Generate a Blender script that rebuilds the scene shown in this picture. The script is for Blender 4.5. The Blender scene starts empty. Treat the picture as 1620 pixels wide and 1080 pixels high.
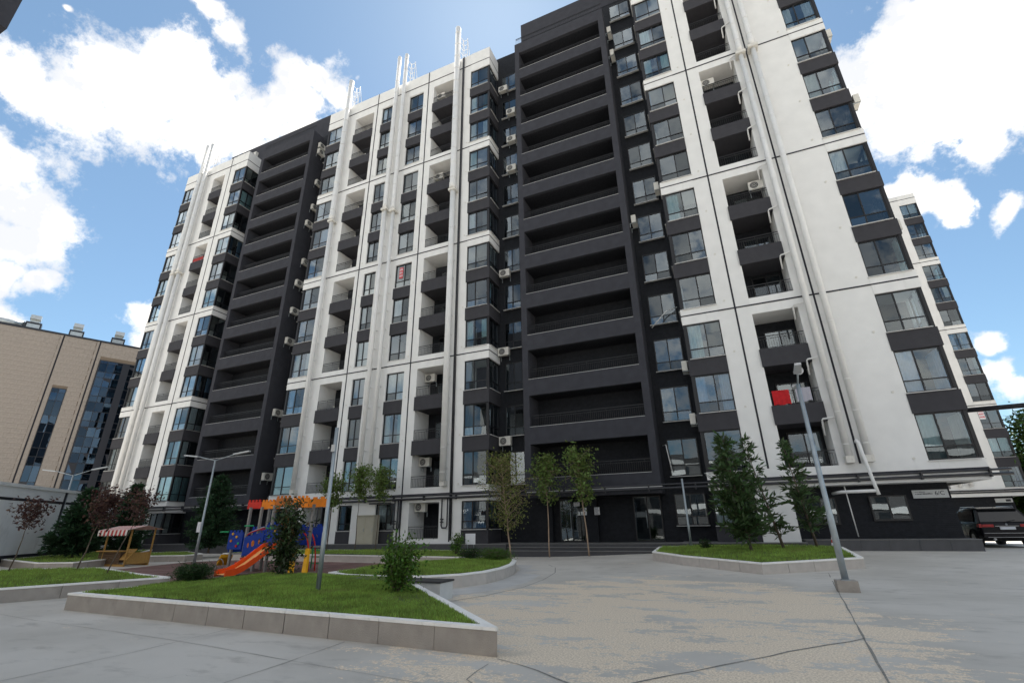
import bpy, bmesh, math, random
import numpy as np
from mathutils import Vector, Matrix
random.seed(7); np.random.seed(7)
R = math.radians
S = bpy.context.scene
COL = S.collection

# ------------------------------------------------------------------ camera
CH = 1.55
cam_d = bpy.data.cameras.new('camera'); cam = bpy.data.objects.new('camera', cam_d); COL.objects.link(cam)
cam_d.sensor_width = 36; cam_d.lens = 36 * 745.8 / 1620; cam_d.clip_start = .05; cam_d.clip_end = 3000
cam.matrix_world = Matrix.Translation((0, 0, CH)) @ Matrix.Rotation(R(23.214), 4, 'Z') @ Matrix.Rotation(R(90 + 21.325), 4, 'X') @ Matrix.Rotation(R(-0.978), 4, 'Z')
S.camera = cam

# ------------------------------------------------------------------ sky, sun, exposure
SUN_EL, SUN_AZ = 57, -24            # azimuth from +Y (behind the facade) towards +X
w = bpy.data.worlds.new('World'); S.world = w; w.use_nodes = True
N = w.node_tree.nodes; L = w.node_tree.links; N.clear()
def nd(t, **k):
    n = N.new(t)
    for a, b in k.items(): setattr(n, a, b)
    return n
out = nd('ShaderNodeOutputWorld'); bgS = nd('ShaderNodeBackground'); bgC = nd('ShaderNodeBackground'); mix = nd('ShaderNodeMixShader')
sky = nd('ShaderNodeTexSky', sky_type='NISHITA', sun_disc=False)
sky.sun_elevation = R(SUN_EL); sky.sun_rotation = R(SUN_AZ); sky.air_density = 1.0; sky.dust_density = .2; sky.ozone_density = 1.0
skc = nd('ShaderNodeVectorMath', operation='MULTIPLY'); skc.inputs[1].default_value = (.80, .94, .98); L.new(sky.outputs[0], skc.inputs[0]); veil = nd('ShaderNodeVectorMath', operation='ADD'); veil.inputs[1].default_value = (.55, .75, .75); L.new(skc.outputs[0], veil.inputs[0]); L.new(veil.outputs[0], bgS.inputs[0]); bgS.inputs[1].default_value = .061
tc = nd('ShaderNodeTexCoord')
CLOUDS = [(-0.793,0.168,0.586,0.048),(-0.778,0.222,0.587,0.06),(-0.742,0.257,0.62,0.075),(-0.689,0.277,0.669,0.06),(-0.708,0.33,0.625,0.075),(-0.665,0.373,0.647,0.075),(-0.624,0.41,0.665,0.06),(-0.555,0.402,0.728,0.041),(-0.522,0.409,0.748,0.03),(-0.524,0.444,0.727,0.036),(-0.583,0.421,0.694,0.05),(-0.614,0.269,0.742,0.024),(-0.613,0.303,0.729,0.027),(-0.605,0.332,0.724,0.02),(-0.727,0.155,0.669,0.008),(-0.85,0.205,0.485,0.046),(-0.86,0.243,0.449,0.054),(-0.88,0.248,0.405,0.058),(-0.898,0.262,0.354,0.03),(-0.887,0.294,0.356,0.026),(-0.914,0.279,0.293,0.035),(-0.849,0.402,0.343,0.028),(-0.853,0.423,0.306,0.025),(0.321,0.709,0.628,0.075),(0.368,0.674,0.64,0.08),(0.422,0.673,0.608,0.085),(0.374,0.718,0.587,0.085),(0.427,0.718,0.549,0.077),(0.333,0.749,0.573,0.042),(0.403,0.755,0.518,0.043),(0.326,0.81,0.489,0.031),(0.349,0.811,0.469,0.033),(0.372,0.813,0.449,0.023),(0.394,0.811,0.434,0.01),(0.437,0.802,0.407,0.024),(0.392,0.886,0.25,0.02),(0.395,0.897,0.198,0.026),(0.409,0.895,0.176,0.026),(0.38,0.86,0.341,0.007),(-0.485,0.444,0.754,0.011)]
nz = nd('ShaderNodeTexNoise'); nz.inputs['Scale'].default_value = 7; nz.inputs['Detail'].default_value = 3; nz.inputs['Roughness'].default_value = .62
L.new(tc.outputs['Generated'], nz.inputs['Vector'])
nz2 = nd('ShaderNodeTexNoise'); nz2.inputs['Scale'].default_value = 22; nz2.inputs['Detail'].default_value = 5; nz2.inputs['Roughness'].default_value = .7
L.new(tc.outputs['Generated'], nz2.inputs['Vector'])
dist_src = nd('ShaderNodeVectorMath', operation='MULTIPLY_ADD')         # domain warp for ragged outlines
sub = nd('ShaderNodeVectorMath', operation='SUBTRACT'); sub.inputs[1].default_value = (.5, .5, .5)
L.new(nz.outputs['Color'], sub.inputs[0]); L.new(sub.outputs[0], dist_src.inputs[0]); dist_src.inputs[1].default_value = (.13, .13, .13); L.new(tc.outputs['Generated'], dist_src.inputs[2])
prev = None
for (x, y, z, r) in CLOUDS:
    dn = nd('ShaderNodeVectorMath', operation='DISTANCE'); dn.inputs[1].default_value = (x, y, z); L.new(dist_src.outputs[0], dn.inputs[0])
    m = nd('ShaderNodeMath', operation='MULTIPLY_ADD'); m.inputs[1].default_value = -1.0 / r; m.inputs[2].default_value = 1.0; L.new(dn.outputs['Value'], m.inputs[0])
    if prev is None: prev = m
    else:
        mx = nd('ShaderNodeMath', operation='MAXIMUM'); L.new(prev.outputs[0], mx.inputs[0]); L.new(m.outputs[0], mx.inputs[1]); prev = mx
# scattered cumulus over the rest of the dome
nz3 = nd('ShaderNodeTexNoise'); nz3.inputs['Scale'].default_value = 2.6; nz3.inputs['Detail'].default_value = 2; L.new(dist_src.outputs[0], nz3.inputs['Vector'])
sx = nd('ShaderNodeSeparateXYZ'); L.new(tc.outputs['Generated'], sx.inputs[0])
om = nd('ShaderNodeMapRange'); om.inputs['From Min'].default_value = .12; om.inputs['From Max'].default_value = -.02; om.inputs['To Min'].default_value = -3; om.inputs['To Max'].default_value = -2.6 * .48; L.new(sx.outputs['Y'], om.inputs['Value'])
oz = nd('ShaderNodeMapRange'); oz.inputs['From Min'].default_value = .87; oz.inputs['From Max'].default_value = .93; oz.inputs['To Min'].default_value = -3; oz.inputs['To Max'].default_value = -2.6 * .45; L.new(sx.outputs['Z'], oz.inputs['Value'])  # extra unseen cloud overhead, added to brighten the ground
omx = nd('ShaderNodeMath', operation='MAXIMUM'); L.new(om.outputs[0], omx.inputs[0]); L.new(oz.outputs[0], omx.inputs[1]); om = omx
on = nd('ShaderNodeMath', operation='MULTIPLY_ADD'); on.inputs[1].default_value = 2.6; L.new(nz3.outputs['Fac'], on.inputs[0]); L.new(om.outputs[0], on.inputs[2])
pm_ = nd('ShaderNodeMath', operation='MAXIMUM'); L.new(prev.outputs[0], pm_.inputs[0]); L.new(on.outputs[0], pm_.inputs[1]); prev = pm_
nm = nd('ShaderNodeMath', operation='MULTIPLY_ADD'); L.new(nz2.outputs['Fac'], nm.inputs[0]); nm.inputs[1].default_value = 2.3; nm.inputs[2].default_value = -1.2
add = nd('ShaderNodeMath', operation='ADD'); L.new(prev.outputs[0], add.inputs[0]); L.new(nm.outputs[0], add.inputs[1])
mr = nd('ShaderNodeMapRange', interpolation_type='SMOOTHSTEP'); mr.inputs['From Min'].default_value = -.30; mr.inputs['From Max'].default_value = .42
L.new(add.outputs[0], mr.inputs['Value'])
cr = nd('ShaderNodeValToRGB'); cr.color_ramp.elements[0].position = .0; cr.color_ramp.elements[0].color = (1, .935, .84, 1); cr.color_ramp.elements[1].position = 1; cr.color_ramp.elements[1].color = (.50, .51, .53, 1)
mr2 = nd('ShaderNodeMapRange'); mr2.inputs['From Min'].default_value = .38; mr2.inputs['From Max'].default_value = .60
sh = nd('ShaderNodeMath', operation='MULTIPLY_ADD'); L.new(nz2.outputs['Fac'], sh.inputs[0]); sh.inputs[1].default_value = .45; sm_ = nd('ShaderNodeMath', operation='MULTIPLY'); L.new(nz.outputs['Fac'], sm_.inputs[0]); sm_.inputs[1].default_value = .58; L.new(sm_.outputs[0], sh.inputs[2]); L.new(sh.outputs[0], mr2.inputs['Value']); L.new(mr2.outputs[0], cr.inputs[0]); L.new(cr.outputs[0], bgC.inputs[0]); bgC.inputs[1].default_value = .84
L.new(mr.outputs[0], mix.inputs[0]); L.new(bgS.outputs[0], mix.inputs[1]); L.new(bgC.outputs[0], mix.inputs[2]); L.new(mix.outputs[0], out.inputs[0])

sun_d = bpy.data.lights.new('sun', 'SUN'); sun = bpy.data.objects.new('sun', sun_d); COL.objects.link(sun)
sun_d.energy = 5.0; sun_d.angle = R(.53); sun_d.color = (1, .95, .88)
to_sun = Vector((math.sin(R(SUN_AZ)) * math.cos(R(SUN_EL)), math.cos(R(SUN_AZ)) * math.cos(R(SUN_EL)), math.sin(R(SUN_EL))))
sun.rotation_euler = to_sun.to_track_quat('Z', 'Y').to_euler(); sun.location = to_sun * 200
V = S.view_settings; V.view_transform = 'Standard'; V.look = 'None'; V.gamma = 1; V.use_curve_mapping = False; V.exposure = 1.18
S.render.engine = 'CYCLES'
S.cycles.max_bounces = 5; S.cycles.diffuse_bounces = 3; S.cycles.glossy_bounces = 2; S.cycles.transparent_max_bounces = 8; S.cycles.transmission_bounces = 2

# ------------------------------------------------------------------ materials
MATS = {}
def mat(name, col, rough=.7, var=.0, vscale=3., bump=0., bscale=30., metal=0., spec=.5, detail=4, stretch=None, dirt=None, island=0., brick=None, transl=0., coord='Object'):
    if name in MATS: return MATS[name]
    m = bpy.data.materials.new(name); m.use_nodes = True; nt = m.node_tree; n = nt.nodes; l = nt.links
    p = n['Principled BSDF']; p.inputs['Roughness'].default_value = rough; p.inputs['Metallic'].default_value = metal; p.inputs['Specular IOR Level'].default_value = spec
    tcx = n.new('ShaderNodeTexCoord'); src = tcx.outputs[coord]
    if stretch:
        mp = n.new('ShaderNodeMapping'); mp.inputs['Scale'].default_value = stretch; l.new(src, mp.inputs[0]); src = mp.outputs[0]
    c = col + (1,) if len(col) == 3 else col
    cur = None
    def rgb(cc):
        r = n.new('ShaderNodeRGB'); r.outputs[0].default_value = cc; return r.outputs[0]
    cur = rgb(c)
    if var:
        t = n.new('ShaderNodeTexNoise'); t.inputs['Scale'].default_value = vscale; t.inputs['Detail'].default_value = detail; l.new(src, t.inputs['Vector'])
        mrx = n.new('ShaderNodeMapRange'); mrx.inputs['From Min'].default_value = .3; mrx.inputs['From Max'].default_value = .7; mrx.inputs['To Min'].default_value = 1 - var; mrx.inputs['To Max'].default_value = 1 + var; l.new(t.outputs['Fac'], mrx.inputs['Value'])
        vm = n.new('ShaderNodeVectorMath'); vm.operation = 'SCALE'; l.new(cur, vm.inputs[0]); l.new(mrx.outputs[0], vm.inputs['Scale']); cur = vm.outputs[0]
    if island:
        g = n.new('ShaderNodeNewGeometry'); mrx = n.new('ShaderNodeMapRange'); mrx.inputs['To Min'].default_value = 1 - island; mrx.inputs['To Max'].default_value = 1 + island; l.new(g.outputs['Random Per Island'], mrx.inputs['Value'])
        hs = n.new('ShaderNodeHueSaturation'); l.new(cur, hs.inputs['Color']); l.new(mrx.outputs[0], hs.inputs['Value'])
        mh = n.new('ShaderNodeMapRange'); mh.inputs['To Min'].default_value = .5 - island * .05; mh.inputs['To Max'].default_value = .5 + island * .05; l.new(g.outputs['Random Per Island'], mh.inputs['Value']); l.new(mh.outputs[0], hs.inputs['Hue']); cur = hs.outputs[0]
    if dirt:                                    # (colour, scale, threshold, stretch)
        dm = n.new('ShaderNodeMapping'); dm.inputs['Scale'].default_value = dirt[3]; l.new(tcx.outputs[coord], dm.inputs[0])
        t = n.new('ShaderNodeTexNoise'); t.inputs['Scale'].default_value = dirt[1]; t.inputs['Detail'].default_value = 7; t.inputs['Roughness'].default_value = .65; l.new(dm.outputs[0], t.inputs['Vector'])
        mrx = n.new('ShaderNodeMapRange'); mrx.inputs['From Min'].default_value = dirt[2]; mrx.inputs['From Max'].default_value = dirt[2] + .16; l.new(t.outputs['Fac'], mrx.inputs['Value'])
        mxn = n.new('ShaderNodeMix'); mxn.data_type = 'RGBA'; l.new(mrx.outputs[0], mxn.inputs[0]); l.new(cur, mxn.inputs[6]); mxn.inputs[7].default_value = dirt[0] + (1,); cur = mxn.outputs[2]
    l.new(cur, p.inputs['Base Color'])
    h = None
    if bump:
        t = n.new('ShaderNodeTexNoise'); t.inputs['Scale'].default_value = bscale; t.inputs['Detail'].default_value = 5; l.new(src, t.inputs['Vector']); h = t.outputs['Fac']
        b = n.new('ShaderNodeBump'); b.inputs['Strength'].default_value = bump; b.inputs['Distance'].default_value = .02; l.new(h, b.inputs['Height']); nrm = b.outputs[0]
        if brick:                               # (brick w, row h, mortar, strength) on X/Z
            sx = n.new('ShaderNodeSeparateXYZ'); l.new(tcx.outputs[coord], sx.inputs[0]); ad = n.new('ShaderNodeMath'); ad.operation = 'ADD'; l.new(sx.outputs[0], ad.inputs[0]); l.new(sx.outputs[1], ad.inputs[1])
            cx = n.new('ShaderNodeCombineXYZ'); l.new(ad.outputs[0], cx.inputs[0]); l.new(sx.outputs[2], cx.inputs[1])
            bt = n.new('ShaderNodeTexBrick'); bt.inputs['Scale'].default_value = 1; bt.inputs['Brick Width'].default_value = brick[0]; bt.inputs['Row Height'].default_value = brick[1]; bt.inputs['Mortar Size'].default_value = brick[2]; l.new(cx.outputs[0], bt.inputs['Vector'])
            b2 = n.new('ShaderNodeBump'); b2.invert = True; b2.inputs['Strength'].default_value = brick[3]; b2.inputs['Distance'].default_value = .012; l.new(bt.outputs['Fac'], b2.inputs['Height']); l.new(nrm, b2.inputs['Normal']); nrm = b2.outputs[0]
        l.new(nrm, p.inputs['Normal'])
    if transl:
        tb = n.new('ShaderNodeBsdfTranslucent'); l.new(cur, tb.inputs[0]); ms = n.new('ShaderNodeMixShader'); ms.inputs[0].default_value = transl
        l.new(p.outputs[0], ms.inputs[1]); l.new(tb.outputs[0], ms.inputs[2]); l.new(ms.outputs[0], n['Material Output'].inputs[0])
    MATS[name] = m; return m
def glass_mat(name, tint=(.62, .74, .76), boost=2.0, gl=(.92, .96, 1)):
    m = bpy.data.materials.new(name); m.use_nodes = True; nt = m.node_tree; n = nt.nodes; l = nt.links; n.remove(n['Principled BSDF'])
    tr = n.new('ShaderNodeBsdfTransparent'); tr.inputs[0].default_value = tint + (1,); g = n.new('ShaderNodeBsdfGlossy'); g.inputs['Roughness'].default_value = .004; g.inputs['Color'].default_value = gl + (1,)
    f = n.new('ShaderNodeFresnel'); f.inputs['IOR'].default_value = 1.5; mu = n.new('ShaderNodeMath'); mu.operation = 'MULTIPLY'; mu.use_clamp = True; l.new(f.outputs[0], mu.inputs[0])
    gi = n.new('ShaderNodeNewGeometry'); o2 = n.new('ShaderNodeObjectInfo'); av = n.new('ShaderNodeMath'); av.operation = 'ADD'; l.new(gi.outputs['Random Per Island'], av.inputs[0]); l.new(o2.outputs['Random'], av.inputs[1]); fr = n.new('ShaderNodeMath'); fr.operation = 'FRACT'; l.new(av.outputs[0], fr.inputs[0])      # panes differ: coatings, insect screens
    cvr = n.new('ShaderNodeMapRange'); cvr.inputs['To Min'].default_value = boost * .55; cvr.inputs['To Max'].default_value = boost * 1.45; l.new(fr.outputs[0], cvr.inputs['Value']); l.new(cvr.outputs[0], mu.inputs[1])
    rp = n.new('ShaderNodeValToRGB'); rp.color_ramp.interpolation = 'CONSTANT'; rp.color_ramp.elements[0].color = tuple(c * .38 for c in tint) + (1,); rp.color_ramp.elements[1].position = .27; rp.color_ramp.elements[1].color = tint + (1,); l.new(fr.outputs[0], rp.inputs[0]); l.new(rp.outputs[0], tr.inputs[0])
    t = n.new('ShaderNodeTexNoise'); t.inputs['Scale'].default_value = .9; t.inputs['Detail'].default_value = 1; tcx = n.new('ShaderNodeTexCoord'); l.new(tcx.outputs['Object'], t.inputs['Vector'])
    oi = n.new('ShaderNodeObjectInfo'); va = n.new('ShaderNodeVectorMath'); va.operation = 'SCALE'; va.inputs['Scale'].default_value = 1.; l.new(oi.outputs['Location'], va.inputs[0]); vb = n.new('ShaderNodeVectorMath'); l.new(va.outputs[0], vb.inputs[0]); l.new(tcx.outputs['Object'], vb.inputs[1]); l.new(vb.outputs[0], t.inputs['Vector'])
    b = n.new('ShaderNodeBump'); b.inputs['Strength'].default_value = .05; b.inputs['Distance'].default_value = .05; l.new(t.outputs['Fac'], b.inputs['Height']); l.new(b.outputs[0], g.inputs['Normal'])
    ms = n.new('ShaderNodeMixShader'); l.new(mu.outputs[0], ms.inputs[0]); l.new(tr.outputs[0], ms.inputs[1]); l.new(g.outputs[0], ms.inputs[2]); l.new(ms.outputs[0], n['Material Output'].inputs[0])
    MATS[name] = m; return m
WHITE = mat('white_render', (.725, .72, .705), .85, .04, 1.2, .25, 60, dirt=((.685, .68, .665), 2.5, .62, (1, 1, .06)), brick=(1.2, .3, .008, .22))
WHITEP = mat('white_band', (.735, .73, .715), .85, .04, 2, .2, 60, dirt=((.68, .675, .655), 3, .60, (1, 1, .2)))
DARK = mat('dark_tower_render', (.042, .043, .052), .85, .10, 2.2, .35, 90, spec=.25)
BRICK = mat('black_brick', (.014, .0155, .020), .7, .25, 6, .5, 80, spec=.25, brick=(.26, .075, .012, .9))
SPAN = mat('charcoal_panel', (.044, .043, .049), .75, .08, 3, .2, 60, spec=.25)
JOINT = mat('joint_black', (.012, .012, .02), .7)
FRAME = mat('black_frame', (.012, .012, .014), .4, spec=.4)
SILL = mat('sill_metal', (.55, .55, .54), .45)
ROOMC = mat('room_dark', (.035, .034, .032), .9)
PIPEW = mat('white_pipe', (.70, .695, .68), .55, .04, 2)
PIPEB = mat('black_pipe', (.022, .022, .027), .4)
RAIL = mat('rail_iron', (.016, .016, .018), .45)
CURT = [mat('curtain_white', (.72, .74, .76), .9, .06, 8, transl=.25), mat('curtain_blue', (.30, .43, .62), .9, .06, 8, transl=.25), mat('curtain_grey', (.40, .44, .44), .9, .06, 8, transl=.2), mat('curtain_teal', (.42, .58, .60), .9, .05, 8, transl=.2)]
GLASS = glass_mat('window_glass', (.80, .89, .91), 3.4, (.82, .93, 1)); GLASSB = glass_mat('blue_glass', (.08, .16, .22), 2.6, (.42, .66, .95))
ACM = mat('ac_casing', (.62, .60, .55), .5, .05, 4, dirt=((.4, .37, .3), 3, .6, (1, 1, .5))); ACD = mat('ac_grille', (.06, .06, .06), .6)
STONE = mat('pale_stone', (.36, .32, .28), .8, .10, 4, .3, 70, dirt=((.25, .225, .195), 1.3, .53, (1, 1, 1.4)))
COPE = mat('coping_stone', (.88, .85, .80), .75, .05, 6, .25, 60, dirt=((.62, .59, .54), 3.5, .64, (1, 1, 1))); STONE_LIT = mat('lit_stone', (.50, .45, .405), .8, .08, 4, .3, 70, dirt=((.38, .345, .31), 1.3, .58, (1, 1, 1.4)))  # second entry: pale stone lightened, brighter light on its faces painted into the colour
SLATE = mat('plinth_stone', (.05, .05, .055), .55, .12, 3, .2, 50)
SLATET = mat('plinth_top', (.15, .148, .145), .6, .1, 3, .2, 50)
SOIL = mat('soil', (.06, .075, .03), .95, .3, 4, .6, 30)
STEEL = mat('galvanised_steel', (.34, .38, .40), .42, .12, 5, metal=.55)
LAMPH = mat('lamp_head', (.45, .46, .47), .4, metal=.3)
BARK = mat('bark', (.12, .09, .065), .9, .3, 14, .8, 40, stretch=(1, 1, .3)); BARKP = mat('pale_bark', (.32, .23, .16), .85, .25, 10, .5, 40, stretch=(1, 1, .3))

# ------------------------------------------------------------------ mesh helpers
class MB:
    def __init__(s): s.v = []; s.f = []; s.sm = []
    def quad(s, a, b, c, d, sm=False): n = len(s.v); s.v += [a, b, c, d]; s.f.append((n, n + 1, n + 2, n + 3)); s.sm.append(sm); return s
    def box(s, x0, x1, y0, y1, z0, z1):
        n = len(s.v); s.v += [(x0, y0, z0), (x1, y0, z0), (x1, y1, z0), (x0, y1, z0), (x0, y0, z1), (x1, y0, z1), (x1, y1, z1), (x0, y1, z1)]
        for q in ((3, 2, 1, 0), (4, 5, 6, 7), (0, 1, 5, 4), (1, 2, 6, 5), (2, 3, 7, 6), (3, 0, 4, 7)): s.f.append(tuple(n + i for i in q)); s.sm.append(False)
        return s
    def hexa(s, b, t):          # bottom quad, top quad (ccw from above)
        n = len(s.v); s.v += list(b) + list(t)
        for q in ((3, 2, 1, 0), (4, 5, 6, 7), (0, 1, 5, 4), (1, 2, 6, 5), (2, 3, 7, 6), (3, 0, 4, 7)): s.f.append(tuple(n + i for i in q)); s.sm.append(False)
        return s
    def prism(s, poly, z0, z1):
        n = len(s.v); k = len(poly); s.v += [(p[0], p[1], z0) for p in poly] + [(p[0], p[1], z1) for p in poly]
        s.f.append(tuple(n + k + i for i in range(k))); s.sm.append(False); s.f.append(tuple(n + k - 1 - i for i in range(k))); s.sm.append(False)
        for i in range(k): j = (i + 1) % k; s.f.append((n + i, n + j, n + k + j, n + k + i)); s.sm.append(False)
        return s
    def tube(s, pts, rad, seg=8, cap=True):
        pts = [Vector(p) for p in pts]; k = len(pts); rad = rad if hasattr(rad, '__len__') else [rad] * k
        up = None; rings = []
        for i, p in enumerate(pts):
            t = (pts[min(i + 1, k - 1)] - pts[max(i - 1, 0)]).normalized()
            a = Vector((0, 0, 1)) if abs(t.z) < .9 else Vector((1, 0, 0))
            u = t.cross(a).normalized() if up is None else (up - t * up.dot(t)).normalized(); up = u; v = t.cross(u)
            n = len(s.v); rings.append(n)
            for j in range(seg): an = 2 * math.pi * j / seg; s.v.append(tuple(p + (u * math.cos(an) + v * math.sin(an)) * rad[i]))
        for i in range(k - 1):
            for j in range(seg): a = rings[i] + j; b = rings[i] + (j + 1) % seg; c = rings[i + 1] + (j + 1) % seg; d = rings[i + 1] + j; s.f.append((a, b, c, d)); s.sm.append(True)
        if cap:
            s.f.append(tuple(rings[0] + seg - 1 - j for j in range(seg))); s.f.append(tuple(rings[-1] + j for j in range(seg))); s.sm += [False, False]
        return s
    def mesh(s, name, m, origin=(0, 0, 0)):
        me = bpy.data.meshes.new(name); ox, oy, oz = origin
        me.from_pydata([(x - ox, y - oy, z - oz) for x, y, z in s.v], [], s.f); me.materials.append(m); me.polygons.foreach_set('use_smooth', s.sm); me.update(); return me
    def build(s, name, m, parent=None, origin=None, bevel=0):
        o = origin if origin is not None else (s.v[0] if False else ctr(s.v))
        me = s.mesh(name, m, o)
        ob = bpy.data.objects.new(name, me); COL.objects.link(ob); place(ob, parent, o)
        if bevel: b = ob.modifiers.new('bevel', 'BEVEL'); b.width = bevel; b.segments = 2; b.limit_method = 'ANGLE'
        return ob
def ctr(v):
    xs = [p[0] for p in v]; ys = [p[1] for p in v]; zs = [p[2] for p in v]
    return ((min(xs) + max(xs)) / 2, (min(ys) + max(ys)) / 2, min(zs))
WL = {}
def place(o, parent, loc):      # parents carry no rotation or scale except where noted
    WL[o.name] = Vector(loc)
    if parent: o.parent = parent; o.location = Vector(loc) - WL[parent.name]
    else: o.location = loc
def empty(name, loc, rz=0):
    o = bpy.data.objects.new(name, None); COL.objects.link(o); o.location = loc; o.rotation_euler = (0, 0, rz); o.empty_display_size = .2; WL[o.name] = Vector(loc); return o
def inst(name, me, parent, loc, rz=0, sc=None):
    o = bpy.data.objects.new(name, me); COL.objects.link(o); place(o, parent, loc); o.rotation_euler = (0, 0, rz)
    if sc: o.scale = sc
    return o
def local(name, me, parent, loc=(0, 0, 0), rot=(0, 0, 0)):       # child given directly in the parent's own space
    o = bpy.data.objects.new(name, me); COL.objects.link(o); o.parent = parent; o.location = loc; o.rotation_euler = rot; WL[o.name] = Vector((0, 0, 0)); return o
def tag(o, label, cat, group=None, kind=None):
    if label: o['label'] = label
    if cat: o['category'] = cat
    if group: o['group'] = group
    if kind: o['kind'] = kind
    return o
def bulk(name, V, m, parent=None, smooth=False, nv=4):    # V: (N, nv, 3) array of separate polygons
    V = np.asarray(V, dtype=np.float32); n = len(V); me = bpy.data.meshes.new(name)
    o = V.reshape(-1, 3).mean(0); o[2] = V[:, :, 2].min(); o = Vector([float(t) for t in o])
    me.vertices.add(n * nv); me.vertices.foreach_set('co', (V.reshape(-1, 3) - np.array(o, dtype=np.float32)).ravel())
    me.loops.add(n * nv); me.loops.foreach_set('vertex_index', np.arange(n * nv, dtype=np.int32))
    me.polygons.add(n); me.polygons.foreach_set('loop_start', np.arange(0, n * nv, nv, dtype=np.int32)); me.polygons.foreach_set('loop_total', np.full(n, nv, dtype=np.int32))
    me.materials.append(m); me.update(calc_edges=True)
    ob = bpy.data.objects.new(name, me); COL.objects.link(ob); place(ob, parent, o); return ob
def sst(a, b, x): t = min(1, max(0, (x - a) / (b - a))); return t * t * (3 - 2 * t)
def zg(x, y): return .30 * sst(-10, 0, x) * sst(15, 26, y)      # the paving climbs gently to the right-hand entrance

# ------------------------------------------------------------------ ground
def frange(a, b, s): return [a + i * s for i in range(int(round((b - a) / s)) + 1)]
def ground():
    xs = [-700, -300, -120] + frange(-60, 44, 2) + [80, 200, 500, 900]; ys = [-500, -150, -50] + frange(-16, 60, 2) + [90, 160, 400, 900]
    mb = MB(); mb.v = [(x, y, zg(x, y)) for y in ys for x in xs]; nx = len(xs)
    mb.f = [(j * nx + i, j * nx + i + 1, (j + 1) * nx + i + 1, (j + 1) * nx + i) for j in range(len(ys) - 1) for i in range(nx - 1)]; mb.sm = [True] * len(mb.f)
    m = bpy.data.materials.new('plaza_concrete'); m.use_nodes = True; nt = m.node_tree; n = nt.nodes; l = nt.links; p = n['Principled BSDF']; p.inputs['Roughness'].default_value = .72
    tcx = n.new('ShaderNodeTexCoord'); P = tcx.outputs['Object']
    def noise(s, d, r=.55, vec=None, st=None):
        t = n.new('ShaderNodeTexNoise'); t.inputs['Scale'].default_value = s; t.inputs['Detail'].default_value = d; t.inputs['Roughness'].default_value = r
        src = vec or P
        if st: mp = n.new('ShaderNodeMapping'); mp.inputs['Scale'].default_value = st; l.new(src, mp.inputs[0]); src = mp.outputs[0]
        l.new(src, t.inputs['Vector']); return t.outputs['Fac']
    def rng(v, a, b, c=0, d=1, sm=True):
        k = n.new('ShaderNodeMapRange'); k.interpolation_type = 'SMOOTHSTEP' if sm else 'LINEAR'
        for i, q in zip(('From Min', 'From Max', 'To Min', 'To Max'), (a, b, c, d)): k.inputs[i].default_value = q
        l.new(v, k.inputs['Value']); return k.outputs[0]
    def mixc(f, a, b):
        k = n.new('ShaderNodeMix'); k.data_type = 'RGBA'; l.new(f, k.inputs[0])
        for i, q in ((6, a), (7, b)):
            if isinstance(q, tuple): k.inputs[i].default_value = q + (1,)
            else: l.new(q, k.inputs[i])
        return k.outputs[2]
    def op(o, a, b):
        k = n.new('ShaderNodeMath'); k.operation = o
        for i, q in ((0, a), (1, b)):
            if isinstance(q, (int, float)): k.inputs[i].default_value = q
            else: l.new(q, k.inputs[i])
        return k.outputs[0]
    # worn top coat: beige aggregate shows where the grey skin has gone
    base = mixc(rng(noise(.35, 6), .3, .7), (.49, .455, .40), (.62, .58, .52))
    base = mixc(rng(noise(1.1, 7, .65, st=(1, 2.2, 1)), .52, .72), base, (.42, .39, .345))
    reg = n.new('ShaderNodeVectorMath'); reg.operation = 'DISTANCE'; mp = n.new('ShaderNodeMapping'); mp.inputs['Location'].default_value = (1.6 / 1.0, -10.5 * .72, 0); mp.inputs['Scale'].default_value = (1.0, .72, 1); l.new(P, mp.inputs[0]); l.new(mp.outputs[0], reg.inputs[0])
    near = rng(reg.outputs['Value'], 3.0, 5.8, .12, -.14)
    wear = op('ADD', noise(.75, 8, .62, st=(.8, 1.6, 1)), near); wear = op('ADD', wear, op('MULTIPLY', op('SUBTRACT', noise(9, 8, .78), .5), .62))
    wf = rng(wear, .555, .575)
    grain = noise(38, 3, .7)
    beige = mixc(rng(grain, .38, .62), (.60, .49, .365), (.90, .76, .585))
    colr = mixc(wf, base, beige)
    colr = mixc(op('MULTIPLY', rng(noise(.55, 3), .62, .74), .45), colr, (.32, .30, .275))     # tyre and water marks
    vor = n.new('ShaderNodeTexVoronoi'); vor.feature = 'DISTANCE_TO_EDGE'; vor.inputs['Scale'].default_value = .33
    wv = n.new('ShaderNodeVectorMath'); wv.operation = 'MULTIPLY_ADD'; nw = n.new('ShaderNodeTexNoise'); nw.inputs['Scale'].default_value = 1.6; nw.inputs['Detail'].default_value = 5; l.new(P, nw.inputs['Vector']); l.new(nw.outputs['Color'], wv.inputs[0]); wv.inputs[1].default_value = (.9, .9, 0); l.new(P, wv.inputs[2]); l.new(wv.outputs[0], vor.inputs['Vector'])
    crk = op('MULTIPLY', rng(vor.outputs['Distance'], .0, .003, 1, 0), rng(noise(.4, 2), .60, .70)); colr = mixc(op('MULTIPLY', crk, .55), colr, (.13, .12, .105))
    colr = mixc(op('MULTIPLY', rng(noise(140, 2, .8), .55, .75), .35), colr, (.24, .22, .19))
    l.new(colr, p.inputs['Base Color'])
    b = n.new('ShaderNodeBump'); b.inputs['Strength'].default_value = .2; b.inputs['Distance'].default_value = .01; l.new(op('ADD', grain, op('MULTIPLY', wf, -.8)), b.inputs['Height']); l.new(b.outputs[0], p.inputs['Normal'])
    g = mb.build('plaza_pavement', m, None, (0, 0, 0)); g['kind'] = 'structure'; return g
GROUND = ground()
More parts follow.
